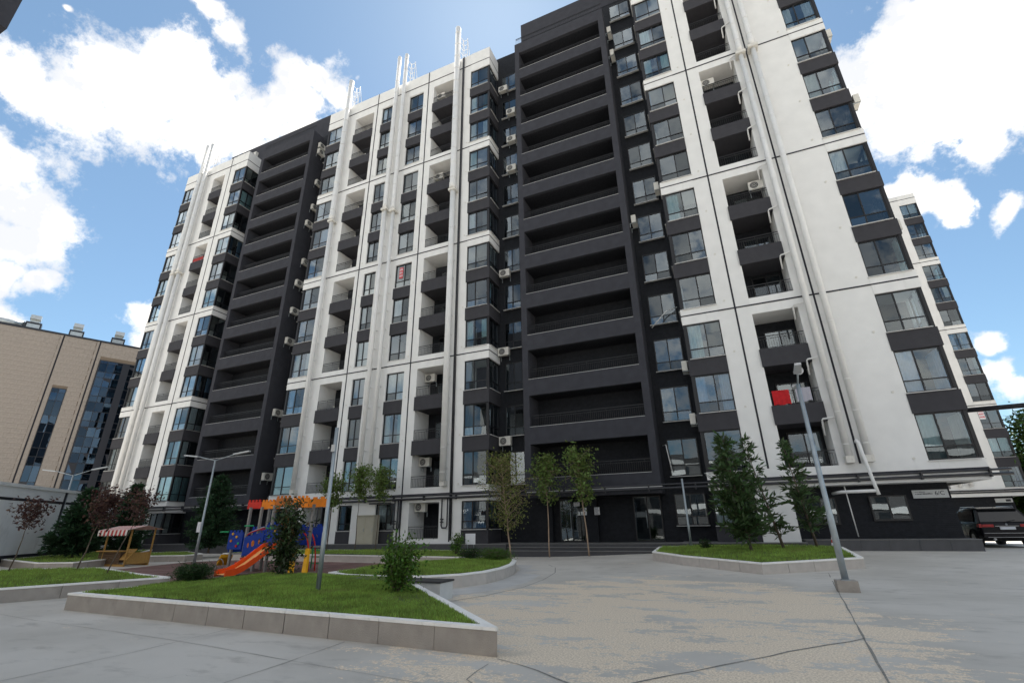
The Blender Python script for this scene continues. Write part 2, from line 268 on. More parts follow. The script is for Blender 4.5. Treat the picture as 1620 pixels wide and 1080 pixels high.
JOINTM = mat('pavement_joint', (.25, .235, .21), .9, .3, 20)
def strip(name, pts, wd, m, parent, dz=.004, seed=0, jit=0.):
    rr = random.Random(seed); mb = MB(); P = []
    for a, b in zip(pts[:-1], pts[1:]):
        k = max(2, int(math.dist(a, b) / .35))
        for i in range(k): t = i / k; P.append((a[0] + (b[0] - a[0]) * t, a[1] + (b[1] - a[1]) * t))
    P.append(pts[-1]); P = [(x + rr.gauss(0, jit), y + rr.gauss(0, jit)) for x, y in P]
    for i, (x, y) in enumerate(P):
        a = P[max(0, i - 1)]; b = P[min(len(P) - 1, i + 1)]; d = Vector((b[0] - a[0], b[1] - a[1], 0)).normalized(); nn = Vector((-d.y, d.x, 0)) * wd / 2 * (1 if not jit else rr.uniform(.4, 1.3))
        mb.v += [(x - nn.x, y - nn.y, zg(x, y) + dz), (x + nn.x, y + nn.y, zg(x, y) + dz)]
        if i: k = 2 * i; mb.f.append((k - 2, k, k + 1, k - 1)); mb.sm.append(True)
    return mb.build(name, m, parent)
for q, wd, j in (([(2.43, 18.4), (1.75, 11.9), (1.46, 9.2), (1.2, 6.8), (1.0, 3)], .03, .004), ([(1.46, 9.0), (.42, 7.86), (-.65, 6.58), (-1.6, 5.4), (-3, 3.8)], .028, .012), ([(-2.97, 6.3), (-2.32, 5.98), (-1.6, 5.5), (-.2, 4.7)], .022, .02), ([(-3.0, 6.0), (-2.9, 5.4), (-2.5, 5.0)], .018, .03), ([(-8.1, 6.6), (-7.9, 4.9), (-7.9, 2.5)], .012, .004), ([(-16, 6.2), (-13.2, 5.9), (-8, 5.6), (-3.2, 5.1)], .010, .004), ([(-5.5, 6.4), (-5.4, 5.2), (-5.3, 2.5)], .012, .004), ([(-7.4, 20.6), (-6.5, 19), (-5.9, 17.2), (-5.55, 15), (-5.45, 13.2), (-5.7, 11.4), (-6.2, 9.9)], .03, .0), ([(-10, 24.2), (-4, 22.6), (-3.4, 22.3)], .02, .003), ([(4.0, 19.8), (9, 18.2), (16, 16)], .018, .004)):
    strip('pavement_joint', q, wd, JOINTM, GROUND, jit=j, seed=int(wd * 1e4))
WALK = mat('walk_concrete', (.52, .505, .48), .7, .12, 1.2, .2, 40)
strip('walk_band', [(-8.9, 20.4), (-7.9, 19.8), (-7.1, 18.2), (-6.6, 16.3), (-6.25, 14.2), (-6.35, 12.7), (-6.9, 11.4)], .95, WALK, GROUND, dz=.003)
def sheet(name, poly, m, dz, kind='structure'):
    mb = MB(); mb.v = [(x, y, zg(x, y) + dz) for x, y in poly]; mb.f = [tuple(range(len(poly)))]; mb.sm = [False]; o = mb.build(name, m); o['kind'] = kind; return o
RUBBER = mat('rubber_floor', (.17, .09, .075), .9, .25, 1.0, .5, 120, dirt=((.22, .16, .14), .9, .52, (1, 1, 1)))
sheet('playground_floor', [(-25.6, 13.4), (-21, 11.9), (-17.5, 11.0), (-13.2, 12.0), (-11.5, 12.6), (-11.5, 16), (-10.6, 19.1), (-11, 19.5), (-18.1, 20.2), (-25.8, 20.6), (-27.4, 18.8), (-26.2, 15.8)], RUBBER, .006)

# ------------------------------------------------------------------ apartment building
YF, YB = 26.45, 28.2
WM = {}
def bar_cells(w, h, split, tr):
    f = .06; xs = [f, w * split - .03, w * split + .03, w - f]; zs = [f, h * tr - .025, h * tr + .025, h - f]
    return xs, zs
def frame_mesh(w, h, split, tr):
    k = ('f', round(w, 2), round(h, 2), split, tr)
    if k in WM: return WM[k]
    xs, zs = bar_cells(w, h, split, tr); mb = MB()
    mb.box(0, xs[0], 0, .08, 0, h).box(xs[3], w, 0, .08, 0, h).box(xs[1], xs[2], .005, .075, zs[0], zs[3])
    mb.box(xs[0], xs[3], 0, .08, 0, zs[0]).box(xs[0], xs[3], 0, .08, zs[3], h).box(xs[0], xs[1], .008, .072, zs[1], zs[2]).box(xs[2], xs[3], .008, .072, zs[1], zs[2])
    WM[k] = mb.mesh('window_frame', FRAME); return WM[k]
def pane_meshes(w, h, split, tr, g, joined):
    k = ('p', round(w, 2), round(h, 2), split, tr, g.name, joined)
    if k in WM: return WM[k]
    xs, zs = bar_cells(w, h, split, tr); r = []; J = MB()
    for x0, x1 in ((xs[0], xs[1]), (xs[2], xs[3])):
        for z0, z1 in ((zs[0], zs[1]), (zs[2], zs[3])):
            cx, cz = (x0 + x1) / 2, (z0 + z1) / 2
            if joined: J.quad((x0, .04, z0), (x1, .04, z0), (x1, .04, z1), (x0, .04, z1))
            else: r.append((MB().quad((x0 - cx, 0, z0 - cz), (x1 - cx, 0, z0 - cz), (x1 - cx, 0, z1 - cz), (x0 - cx, 0, z1 - cz)).mesh('pane', g), (cx, .04, cz)))
    if joined: r = [(J.mesh('glass', g), (0, 0, 0))]
    WM[k] = r; return r
def curtain_mesh(w, h, var, m):
    k = ('c', round(w, 2), round(h, 2), var, m.name)
    if k in WM: return WM[k]
    rr = random.Random(var * 13 + int(w * 100)); mb = MB(); segs = [(.07, w - .07)] if var % 3 == 0 else ([(.07, w * .42)] if var % 3 == 1 else [(.07, w * .3), (w * .68, w - .07)])
    for a, b in segs:
        n = max(6, int((b - a) / .045)); ph = rr.uniform(0, 6); pv = None
        for i in range(n + 1):
            x = a + (b - a) * i / n; y = .17 + .028 * math.sin(x * 42 + ph + 1.3 * math.sin(x * 9)) + .01 * math.sin(x * 90)
            q = ((x, y, .04), (x, y, h - .05))
            if pv: mb.quad(pv[0], q[0], q[1], pv[1], True)
            pv = q
    WM[k] = mb.mesh('curtain', m); return WM[k]
def sill_mesh(w):
    k = ('s', round(w, 2))
    if k not in WM: WM[k] = MB().box(-.04, w + .02, -.16, .0, -.035, -.004).mesh('sill', SILL)
    return WM[k]
rw = random.Random(11)
NPANE = [0]
def window(root, x, y, z, w, h, face='-Y', split=.46, tr=.28, sill=True, fine=False, cur=None, glass=None, name='window'):
    rz = {'-Y': 0, '+X': math.pi / 2, '-X': -math.pi / 2}[face]
    o = inst(name, frame_mesh(w, h, split, tr), root, (x, y, z), rz)
    g = glass or GLASS; joined = not fine
    for me, loc in pane_meshes(w, h, split, tr, g, joined):
        p = local('glass' if joined else 'pane', me, o, loc, (R(rw.gauss(0, .25)), 0, R(rw.gauss(0, .35)))); NPANE[0] += 1
    if sill: local('sill', sill_mesh(w), o)
    v = rw.random() if cur is None else cur
    if v < .60:
        m = CURT[0] if v < .26 else CURT[2] if v < .34 else CURT[3] if v < .46 else CURT[1]
        local('curtain', curtain_mesh(w, h, rw.choice((0, 1, 2)), m), o)
    return o
def rail_mesh(w, h=.72):
    k = ('r', round(w, 2), h)
    if k in WM: return WM[k]
    mb = MB().box(0, w, -.02, .02, h - .035, h).box(0, w, -.012, .012, h - .16, h - .14).box(0, w, -.012, .012, .05, .075)
    n = int(w / .115)
    for i in range(n + 1): x = w * i / n; t = .012 if i % 8 else .02; mb.box(max(0, x - t / 2), min(w, x + t / 2), -.009, .009, .075 if i % 8 else 0, h - .16 if i % 8 else h - .036)
    WM[k] = mb.mesh('railing', RAIL); return WM[k]
def sill_z(k): return .9 + 3 * k if k else 1.4
def head_z(k): return 2.95 + 3 * k if k else 3.0
def box_part(root, name, m, *b): return MB().box(*b).build(name, m, root)
def facade_block(root, x0, x1, cols, joints, kmax, ztop, zb=.62, yf=YF, yb=YB, dz=0, ground=True, fine=lambda c, k: False, stripe_r=True, topk=12):
    cs = sorted(cols, key=lambda c: c['a']); cur = x0; W = lambda *b: box_part(root, 'wall_pier', WHITE, *b)
    g0 = 0 if ground else 3.04
    for c in cs:
        if c['a'] - cur > .12: W(cur, c['a'], yf, yb, (zb if ground else 3.9) + dz, ztop + dz)
        cur = c['b']
    if x1 - cur > .12: W(cur, x1, yf, yb, (zb if ground else 3.9) + dz, ztop + dz)
    for ci, c in enumerate(cs):
        a, b, cor = c['a'], c['b'], c.get('corner')
        ea = x0 if cor == 'L' else a; eb = x1 if cor == 'R' else b
        pr = .02 if cor else .0
        # white bands every third floor and the parapet
        if ground: box_part(root, 'wall_band', WHITEP, ea - (pr if cor == 'L' else 0), eb + (pr if cor == 'R' else 0), yf - pr, yb, 3.0 + dz, 3.9 + dz)
        for m in range(1, (kmax - 1) // 3 + 1): box_part(root, 'wall_band', WHITEP, ea - (pr if cor == 'L' else 0), eb + (pr if cor == 'R' else 0), yf - pr, yb, 2.95 + 9 * m + dz, 3.9 + 9 * m + dz)
        box_part(root, 'parapet', WHITEP, ea - (pr if cor == 'L' else 0), eb + (pr if cor == 'R' else 0), yf - pr, yb, head_z(kmax) + dz, ztop + dz)
        if cor: box_part(root, 'corner_post', FRAME, *((eb - .14, eb) if cor == 'R' else (ea, ea + .14)), yf + .03, yf + .17, (1.4 if ground else 3.9) + dz, head_z(kmax) + dz)
        for k in range(0 if ground else 1, kmax + 1):
            zs, zh = sill_z(k) + dz, head_z(k) + dz
            if c['t'] == 'win':
                wa, wb = (ea + .14 if cor == 'L' else a), (eb - .14 if cor == 'R' else b)
                fy = yf + (.06 if cor else .11)
                wn = window(root, wa, fy, zs, wb - wa, zh - zs, '-Y', c.get('split', .46), .28, True, fine(ci, k))
                if cor == 'R': window(root, x1 - .06, yf + .17, zs, yb - yf - .3, zh - zs, '+X', .5, .28, True)
                if cor == 'L': window(root, x0 + .06, yb - .13, zs, yb - yf - .3, zh - zs, '-X', .5, .28, True)
                if k == 0: box_part(root, 'spandrel', SPAN, ea + .004, eb - .004, yf - .02, yb, zb + dz, 1.36 + dz)
                elif k % 3 != 1:
                    box_part(root, 'spandrel', SPAN, ea - .04, eb + .04 if cor == 'R' else eb, yf - .03, yb, head_z(k - 1) + dz, zs - .036)
            else:
                if k == 0:
                    box_part(root, 'balcony_step', WHITEP, a, b, yf, yb, zb + dz, .88 + dz); inst('railing', rail_mesh(b - a), root, (a, yf + .06, .88 + dz)); continue
                if k % 3 != 1:
                    p = MB().box(a - .05, b + .012, yf - .09, yf + .08, head_z(k - 1) + dz, zs).box(a + .003, b - .003, yf + .08, yb, head_z(k - 1) + .06 + dz, zs - .7).build('balcony', SPAN, root)
                else: p = root
                inst('railing', rail_mesh(b - a - .04), p, (a + .02, yf + .02, zs))
                window(root, b - 1.62, yb - .10, zs - (.65 if k % 3 != 1 else 0), 1.5, 2.15 if k % 3 != 1 else 1.9, '-Y', .5, .1, False, False, rw.uniform(.2, 1.2), name='balcony_door')
    for m in range(0, (kmax - 1) // 3 + 2):
        z = 3.45 + 9 * m + dz
        if m == (kmax - 1) // 3 + 1: z = 39.75 + dz
        e = .024 if True else 0
        J = MB().box(x0 - .024, x1 + .024, yf - .028, yf - .004, z, z + .075)
        if stripe_r: J.box(x1 + .002, x1 + .027, yf - .004, yb, z, z + .075)
        J.build('joint_strip', JOINT, root)
    for j in joints: box_part(root, 'joint_strip', JOINT, j - .045, j + .045, yf - .012, yf + .01, (zb + .1 if ground else 3.93) + dz, ztop + dz)

bld = empty('apartment_building', (-20, YF, 0))
tag(bld, 'long thirteen-storey apartment block with white and dark charcoal bays across the courtyard', 'building')
A0, A1, B0, B1, C0, C1 = -53.1, -42.8, -31.1, -13.04, -.8, 10.14
facade_block(bld, A0, A1, [dict(t='win', a=A0, b=-51.4, corner='L'), dict(t='balc', a=-48.05, b=-46.2), dict(t='win', a=-44.65, b=A1, corner='R')], [-45.44], 12, 40.95)
facade_block(bld, B0, B1, [dict(t='win', a=B0, b=-29.13, corner='L'), dict(t='balc', a=-27.6, b=-25.4), dict(t='win', a=-24.42, b=-23.24, split=.5), dict(t='win', a=-21.3, b=-19.76, split=.55), dict(t='balc', a=-18.65, b=-16.43), dict(t='win', a=-14.86, b=B1, corner='R', split=.42)], [-25.02, -19.25, -15.67], 12, 41.1, fine=lambda c, k: c in (3, 5) and k <= 5 or (c == 2 and k <= 3))
facade_block(bld, C0, C1, [dict(t='win', a=C0, b=1.12, corner='L', split=.55), dict(t='balc', a=2.76, b=4.92), dict(t='win', a=8.25, b=C1, corner='R', split=.42)], [2.01, 5.75], 14, 46.2, ground=False, fine=lambda c, k: k <= 9)
# ground storey under the right block
box_part(bld, 'wall_band', WHITEP, C0, C1, YF - .02, YB + 1.2, 3.04, 3.9)
box_part(bld, 'corner_pier', WHITE, 1.2, 2.76, 26.5, YB, .5, 3.04)
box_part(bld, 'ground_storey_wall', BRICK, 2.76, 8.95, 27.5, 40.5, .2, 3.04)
box_part(bld, 'ground_storey_wall', SPAN, C0 + .03, 1.2, 26.55, YB, .5, 1.36)
window(bld, C0 + .08, 26.6, 1.4, 1.9, 1.62, split=.2, tr=.06, cur=.1)
window(bld, 5.9, 27.40, 1.48, 1.42, 1.08, split=.5, tr=.06, sill=False, cur=.3, fine=True); window(bld, 3.3, 27.40, 1.35, 1.3, 1.2, split=.5, tr=.06, sill=False, cur=.35, fine=True)
# solid body behind the bays
CORE = lambda *b: box_part(bld, 'rear_wall', BRICK, *b)
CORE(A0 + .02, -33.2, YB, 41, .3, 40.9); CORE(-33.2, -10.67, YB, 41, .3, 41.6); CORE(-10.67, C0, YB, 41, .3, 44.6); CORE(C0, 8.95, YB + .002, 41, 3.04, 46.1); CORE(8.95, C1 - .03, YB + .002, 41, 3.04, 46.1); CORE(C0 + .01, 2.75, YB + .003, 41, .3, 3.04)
box_part(bld, 'penthouse_wall', DARK, -49.2, -33.2, YB + .25, 40, 40.9, 44.15); box_part(bld, 'penthouse_wall', DARK, -10.67, C0 - .01, YB - .02, 40, 42.6, 44.72)
# recess windows between the bays and the towers
for k in range(0, 13):
    if k: window(bld, -12.6, YB - .1, sill_z(k) + (.05), 1.32, 2.0, split=.5, fine=False)
    window(bld, -2.68, YB - .1, sill_z(k) + .02, 1.6, 2.02 if k else 1.6, split=.5, fine=(k <= 6))
    window(bld, -33.0, YB - .1, sill_z(k) + .02, 1.6, 2.02 if k else 1.6, split=.5)
window(bld, -2.68, YB - .1, sill_z(13) + .3, 1.6, 2.0, split=.5)
# dark towers with full-width loggias
def tower(x0, x1, yf=26.6):
    for a, b in ((x0, x0 + .38), (x1 - .4, x1)): box_part(bld, 'tower_side', DARK, a, b, yf, YB, 3.02, 40.2)
    a, b = x0 + .38, x1 - .4
    for k in range(0, 13):
        z0 = 3.02 if k == 0 else 6.05 + 3 * (k - 1); z1 = 40.2 if k == 12 else 4.09 + 3 * k
        box_part(bld, 'tower_spandrel', DARK, a, b, yf, yf + .25, z0, z1)
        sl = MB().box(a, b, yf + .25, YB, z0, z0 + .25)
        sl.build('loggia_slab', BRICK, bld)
        if k < 12:
            box_part(bld, 'flashing', SILL, a, b, yf - .012, yf + .2, z1, z1 + .018)
            inst('railing', rail_mesh(b - a, .78), bld, (a, yf + .3, z1 - .02))
    inst('railing', rail_mesh(x1 - x0 - .1, .9), bld, (x0 + .05, yf + .2, 40.2))
    box_part(bld, 'flashing', SILL, x0 + .01, x1 + .05, yf - .03, yf - .003, 3.32, 3.37)
tower(-40.75, -33.35); tower(-10.7, -3.08)
# entrance under the right tower
for x in (-9.2, -4.9):
    d = window(bld, x, YB - .1, .62, 1.5, 2.35, split=.5, tr=.03, sill=False, cur=.95, name='entrance_door', fine=True); local('door_handle', MB().tube([(.68, -.06, .7), (.68, -.06, 1.6)], .018, 6).mesh('door_handle', STEEL), d)
box_part(bld, 'entrance_pier', BRICK, -7.55, -6.9, 27.9, YB, .62, 3.02); box_part(bld, 'entrance_pier', BRICK, -10.6, -9.6, 27.95, YB, .62, 3.02)
# podium, steps
SLB = mat('plinth_slab', (.062, .062, .068), .5, .15, 3, .2, 50)
def podium(x0, x1, yfr, z, yb=YB, name='podium'):
    p = box_part(bld, name, SLATE, x0, x1, yfr + .03, yb - .004, -.1, z - .03)
    MB().box(x0, x1 + .01, yfr - .03, yb - .004, z - .03, z).build('podium_paving', SLATET, p)
    n = max(1, int((x1 - x0) / .9)); wd = (x1 - x0) / n
    for i in range(n):
        zz = rw.uniform(0, .004); MB().box(x0 + i * wd + .004, x0 + (i + 1) * wd - .004, yfr + zz, yfr + .03, -.08, z - .034).build('plinth_slab', SLB, p)
podium(-53, -33.0, 25.9, .62); podium(-33.0, -11.6, 25.7, .62); podium(-11.6, -2.45, 26.25, .62); podium(-2.45, 2.9, 25.8, .655); podium(2.9, 9.1, 26.4, .755, 27.5)
for i, (y, z) in enumerate(((25.5, .30), (25.87, .46))):
    s_ = box_part(bld, 'step', SLATE, -11.6, -2.47, y, y + .39, -.1, z - .03); MB().box(-11.6, -2.45, y - .025, y + .38, z - .03, z).build('step_tread', SLATET, s_)
# flues, gas and water pipes
def clamp(mb, x, y, z, r): mb.box(x - r - .02, x + r + .02, y - .02, YF - .001, z - .02, z + .02)
def flue(x, z0, zt, zsplit, r0, r1, yo=.34):
    mb = MB().tube([(x, YF - yo, z0), (x, YF - yo, zsplit)], r0, 14)
    z = z0 + .5
    while z < zsplit: mb.tube([(x, YF - yo, z), (x, YF - yo, z + .04)], r0 * 1.05, 14); mb.box(x + r0 * .6, x + r0 * .6 + .05, YF - yo, YF, z + .3, z + .34); z += 1.5
    o = mb.build('flue', PIPEW, bld)
    y2 = YF - yo - .06; up = MB().tube([(x, y2, zsplit), (x, y2, zsplit + .5), (x, y2, zsplit + .55), (x, y2, zt)], [r1 * 1.12, r1 * 1.12, r1, r1], 14)
    z = zsplit + 1
    while z < zt: up.tube([(x, y2, z), (x, y2, z + .08)], r1 * 1.08, 14); z += 1.5
    up.build('flue_section', PIPEW, o)
    MB().box(x - .3, x + .3, YF - yo - .25, YF, zsplit - .22, zsplit - .02).build('flue_bracket', ACM, o)
    if z0 > 3: MB().box(x - .16, x + .16, YF - yo - .12, YF, z0 - .3, z0).build('flue_bracket', ACM, o)
def stay(x, z0, z1):           # white lattice that braces the flues above the roof
    mb = MB(); y0, y1 = YF + .1, YF + .75
    for xx in (x - .22, x + .22): mb.tube([(xx, y0, z0), (xx, y0, z1)], .028, 6); mb.tube([(xx, y0, z1), (xx, y1, z0)], .022, 6)
    for i in range(4): z = z0 + (z1 - z0) * (i + .9) / 4.2; mb.tube([(x - .22, y0, z), (x + .22, y0, z)], .025, 6); mb.tube([(x - .22, y0, z), (x - .22, YF - .3, z)], .025, 6)
    mb.build('flue_stay', PIPEW, bld)
for x, z0, zt, zs, r0, r1 in ((-28.5, 4.2, 44.1, 27.2, .18, .24), (-22.6, 4.2, 44.4, 26.6, .145, .18), (-21.75, 4.2, 44.3, 26.2, .145, .18), (-16.05, 4.2, 44.7, 26.4, .21, .25), (-50.05, 4.2, 44.2, 27.0, .18, .21), (-49.2, 4.2, 44.1, 27.0, .18, .21), (5.33, 4.25, 48, 30.0, .145, .165), (6.08, 4.25, 48, 30.2, .145, .165)): flue(x, z0, zt, zs, r0, r1)
for x in (-28.0, -21.3, -15.55, -48.75): stay(x, 41, 43.6)
pb = MB()
for z, r in ((3.40, .05), (3.22, .065)): pb.tube([(A0 + 7, YF - .14, z), (C1 + .65, YF - .14, z)], r, 8)
x = A0 + 8
while x < C1: pb.box(x - .03, x + .03, YF - .2, YF, 3.12, 3.46); x += 2.3
for x, zl in ((-15.95, 1.5), (-19.45, 1.45), (-25.9, 1.6)):
    pb.tube([(x - .2, YF - .14, 3.2), (x - .2, YF - .14, zl + .12), (x - .14, YF - .14, zl), (x + .14, YF - .14, zl), (x + .2, YF - .14, zl + .12), (x + .2, YF - .14, 3.2)], .045, 8); pb.box(x - .27, x - .13, YF - .2, YF, zl + .3, zl + .36); pb.box(x - .27, x - .13, YF - .2, YF, zl + .46, zl + .52)
pb.tube([(-19.42, YF - .1, 3.2), (-19.42, YF - .1, .75)], .045, 8); pb.tube([(-21.7, YF - .14, 3.05), (-20.0, YF - .14, 3.05), (-19.85, YF - .14, 2.9), (-19.85, YF - .14, 1.7)], .05, 8)
pb.build('black_pipes', PIPEB, bld)
for x, z1 in ((-15.52, 41), (-25.15, 3.2)): MB().tube([(x, YF - .08, .8), (x, YF - .08, z1)], .05, 8).build('downpipe', PIPEB, bld)
dp = MB(); dp.tube([(5.75, YF - .3, 4.85), (5.75, YF - .42, 4.9), (5.78, YF - .5, 4.8), (5.95, YF - .5, 3.0), (6.0, YF - .5, 2.55)], .075, 8); dp.tube([(5.98, YF - .5, 2.72), (4.7, YF - .2, 2.72), (4.55, 27.4, 2.72)], .07, 8)
dp.build('drain_elbow', PIPEW, bld); MB().tube([(4.95, YF + .2, 3.0), (5.05, YF + .5, .85)], .025, 6).build('drain_hose', PIPEW, bld)
for k in range(1, 12):
    z = head_z(k) + .1; MB().tube([(5.2, YF - .3, z), (4.75, YF - .12, z), (4.7, YF - .06, z - .05), (4.7, YF + .1, z - .75)], .045, 8).build('condensate_pipe', PIPEW, bld)
for z0, zz in ((13.8, 12.6), (5.6, 4.2)): MB().tube([(-2.9 if z0 < 6 else -1.0, YB - .25, z0), (-2.7 if z0 < 6 else -1.7, YB - .5, z0 - .3 if z0 > 6 else z0), (-2.55 if z0 < 6 else -2.6, YB - .55, zz)], .03, 6).build('loose_hose', PIPEW, bld)
MB().tube([(C1 - .2, 28.4, 6.22), (30, 27.4, 6.2)], .11, 10).build('crossover_pipe', PIPEB, bld)
for x in (-19.5, -15.1, -24.75, -25.9, 7.75, 1.55):          # vent caps in the piers
    vm = MB().tube([(0, -.03, 0), (0, 0, 0)], .055, 10).mesh('vent_cap', ACM)
    for k in range(1, 13): inst('vent_cap', vm, bld, (x, YF - .002, sill_z(k) + .12))
# address plate and window notices
def text(name, s, size, m, parent, loc, face=0, ext=.004):
    c = bpy.data.curves.new(name, 'FONT'); c.body = s; c.size = size; c.extrude = ext; c.align_x = 'CENTER'; c.align_y = 'CENTER'
    t = bpy.data.objects.new('tmp', c); COL.objects.link(t); dg = bpy.context.evaluated_depsgraph_get(); me = bpy.data.meshes.new_from_object(t.evaluated_get(dg)); bpy.data.objects.remove(t)
    me.materials.append(m); o = bpy.data.objects.new(name, me); COL.objects.link(o); place(o, parent, loc); o.rotation_euler = (math.pi / 2, 0, face); return o
PLATE = mat('plate_grey', (.50, .51, .51), .5); INK = mat('ink', (.02, .02, .025), .6); REDP = mat('poster_red', (.55, .06, .07), .6); PAPER = mat('paper', (.7, .7, .72), .7, .05, 6)
sg = MB().box(7.58, 8.85, 27.40, 27.43, 2.40, 2.74).build('address_sign', PLATE); tag(sg, 'grey address plate reading 6/C on the black ground-floor wall', 'sign')
text('lettering', '6/C', .24, INK, sg, (8.55, 27.398, 2.59)); tl = MB(); rr = random.Random(5)
for z, h, x1 in ((2.645, .03, 8.0), (2.555, .055, 8.28)):
    x = 7.68
    while x < x1: ww = rr.uniform(.02, .04); tl.box(x, x + ww, 27.396, 27.40, z, z + h * rr.uniform(.6, 1)); x += ww + rr.choice((.008, .008, .03))
tl.build('small_print', INK, sg)['kind'] = 'stuff'
def notice(name, x0, x1, y, z0, z1, label, base, ink, rows):
    o = MB().box(x0, x1, y - .008, y, z0, z1).build(name, base); tag(o, label, 'notice'); m = MB(); rr = random.Random(int(abs(x0) * 50)); dzr = (z1 - z0) / (rows + .5)
    for i in range(rows):
        x = x0 + .04; z = z1 - dzr * (i + 1)
        while x < x1 - .06: ww = rr.uniform(.03, .06) * (x1 - x0) / .5; m.box(x, min(x + ww, x1 - .03), y - .011, y - .008, z, z + dzr * .6); x += ww + .025
    m.build('print', ink, o)['kind'] = 'stuff'; return o
notice('sale_poster', -20.98, -20.62, YF + .13, 19.75, 20.72, 'red and white poster with rows of digits in an upper window', REDP, PAPER, 3)
notice('notice_sheet', -7.72, -7.5, YB - .34, 2.05, 2.45, 'white notice with a dark round mark beside the entrance door', PAPER, INK, 2); notice('notice_sheet', -7.05, -6.75, YB - .34, 2.05, 2.45, 'white printed sheet at the right end of the entrance notice rail', PAPER, INK, 7); notice('notice_plaque', -8.25, -7.9, YB - .3, 2.55, 2.75, 'small landscape plaque above the entrance notices', PAPER, INK, 2)
# ------------------------------------------------------------------ air conditioners
def ac_meshes():
    c = MB().box(-.40, .40, 0, .29, 0, .56).mesh('casing', ACM); g = MB(); n = 20
    for r0, r1 in ((.225, .245), (.15, .16), (.06, .08)):
        for i in range(n):
            a, b = 2 * math.pi * i / n, 2 * math.pi * (i + 1) / n
            g.quad(*[(-.10 + r * math.cos(t), -.012, .28 + r * math.sin(t)) for r, t in ((r0, a), (r1, a), (r1, b), (r0, b))])
    f = MB(); f.v = [(-.10 + .225 * math.cos(2 * math.pi * i / n), -.004, .28 + .225 * math.sin(2 * math.pi * i / n)) for i in range(n)]; f.f = [tuple(range(n))]; f.sm = [False]
    b = MB().box(-.34, -.30, .0, .42, -.04, 0).box(.30, .34, 0, .42, -.04, 0).box(-.34, -.30, .38, .42, -.3, -.04).box(.30, .34, .38, .42, -.3, -.04)
    return c, g.mesh('fan_grille', ACM), f.mesh('fan', ACD), b.mesh('bracket', STEEL)
ACC, ACG, ACF, ACB = ac_meshes()
def aircon(x, y, z, face, label):
    o = empty('air_conditioner', (x, y, z - .28), {'-Y': 0, '+X': math.pi / 2, '-X': -math.pi / 2}[face]); tag(o, label, 'air conditioner', 'outdoor air-conditioning units on the apartment block')
    for nme, me in (('casing', ACC), ('fan', ACF), ('fan_grille', ACG), ('bracket', ACB)): local(nme, me, o)
ORD = ['topmost', 'second', 'third', 'fourth', 'fifth', 'sixth', 'seventh', 'eighth', 'ninth', 'tenth', 'lowest']
for i, z in enumerate((38.7, 37.9, 34.2, 31.2, 29.1, 25.0, 22.6, 19.8, 16.9, 10.55, 5.46)): aircon(-33.35 + .42, 27.62 if i not in (2, 3, 5) else 27.95, z, '+X', f'air conditioner on the side of the left dark tower, {ORD[i]} from the top' if i not in (0, 10) else f'{ORD[i]} air conditioner on the side of the left dark tower')
for i, (x, z) in enumerate(((-12.35, 37.1), (-11.65, 34.2), (-11.65, 31.2), (-11.7, 28.2), (-12.4, 18.8), (-12.55, 12.7), (-12.5, 6.6))): aircon(x, YB - .52, z, '-Y', f'air conditioner on the recessed dark wall left of the central tower, {ORD[i]} down' if i not in (0, 6) else f'{"highest" if i == 0 else "lowest"} air conditioner on the recessed wall left of the central tower')
for n_, y, z in (('upper', 27.6, 38.4), ('middle', 27.75, 36.0), ('lower', 27.6, 20.3)): aircon(-3.08 + .42, y, z, '+X', f'{n_} air conditioner on the right side of the central dark tower')
for n_, z in (('highest', 22.3), ('middle', 9.8), ('lowest', 6.8)): aircon(C0 - .42, 27.5, z, '-X', f'{n_} air conditioner sticking out left of the right white bay')
for n_, y, z in (('high', 27.3, 30.0), ('middle', 26.9, 24.1), ('low', 27.6, 15.9)): aircon(C1 + .42, y, z, '+X', f'{n_} air conditioner on the far right corner of the white bay')
for x, y, z, f, lb in ((-18.2, 26.9, 38.2, '-Y', 'air conditioner hung in the top balcony of the middle white bay'), (-18.2, 27.2, 29.3, '-Y', 'air conditioner in the middle bay balcony just under the first band from the roof'), (-18.2, 27.4, 11.5, '-Y', 'air conditioner in the fourth-row balcony of the middle white bay'), (-18.2, 27.2, 5.6, '-Y', 'air conditioner in the first-floor balcony of the middle white bay'), (-18.15, 26.9, 2.75, '-Y', 'air conditioner over the ground-floor balcony railing'), (3.2, 26.9, 29.3, '-Y', 'air conditioner in the right bay balcony beneath the top band'), (3.15, 26.75, 24.9, '-Y', 'air conditioner low in a shaded right bay balcony'), (4.5, 26.9, 20.3, '-Y', 'air conditioner at the right end of a right bay balcony')): aircon(x, y, z, f, lb)
aircon(-43.3, 27.2, 41.35, '-Y', 'air conditioner standing on the roof corner of the left white bay')
RED = mat('red_cloth', (.55, .015, .02), .9, .15, 6, transl=.2); WCL = mat('striped_cloth', (.38, .37, .42), .9, .1, 20)
def cloth(name, x0, x1, z0, z1, y, m, label):
    mb = MB(); n = 16; pv = None
    for i in range(n + 1):
        x = x0 + (x1 - x0) * i / n; yy = y + .02 * math.sin(i * 1.3); q = ((x, yy, z0 + .03 * math.sin(i * .6)), (x, y, z1), (x, y + .12, z1 - .01))
        if pv: mb.quad(pv[0], q[0], q[1], pv[1], True); mb.quad(pv[1], q[1], q[2], pv[2], True)
        pv = q
    tag(mb.build(name, m), label, 'laundry')
cloth('red_blanket', 2.86, 3.62, 6.92, 7.66, YF - .03, RED, 'red blanket drying over the railing of a lower right balcony'); cloth('striped_sheet', 3.9, 4.55, 7.0, 7.68, YF - .03, WCL, 'pale striped sheet hung beside the red blanket')
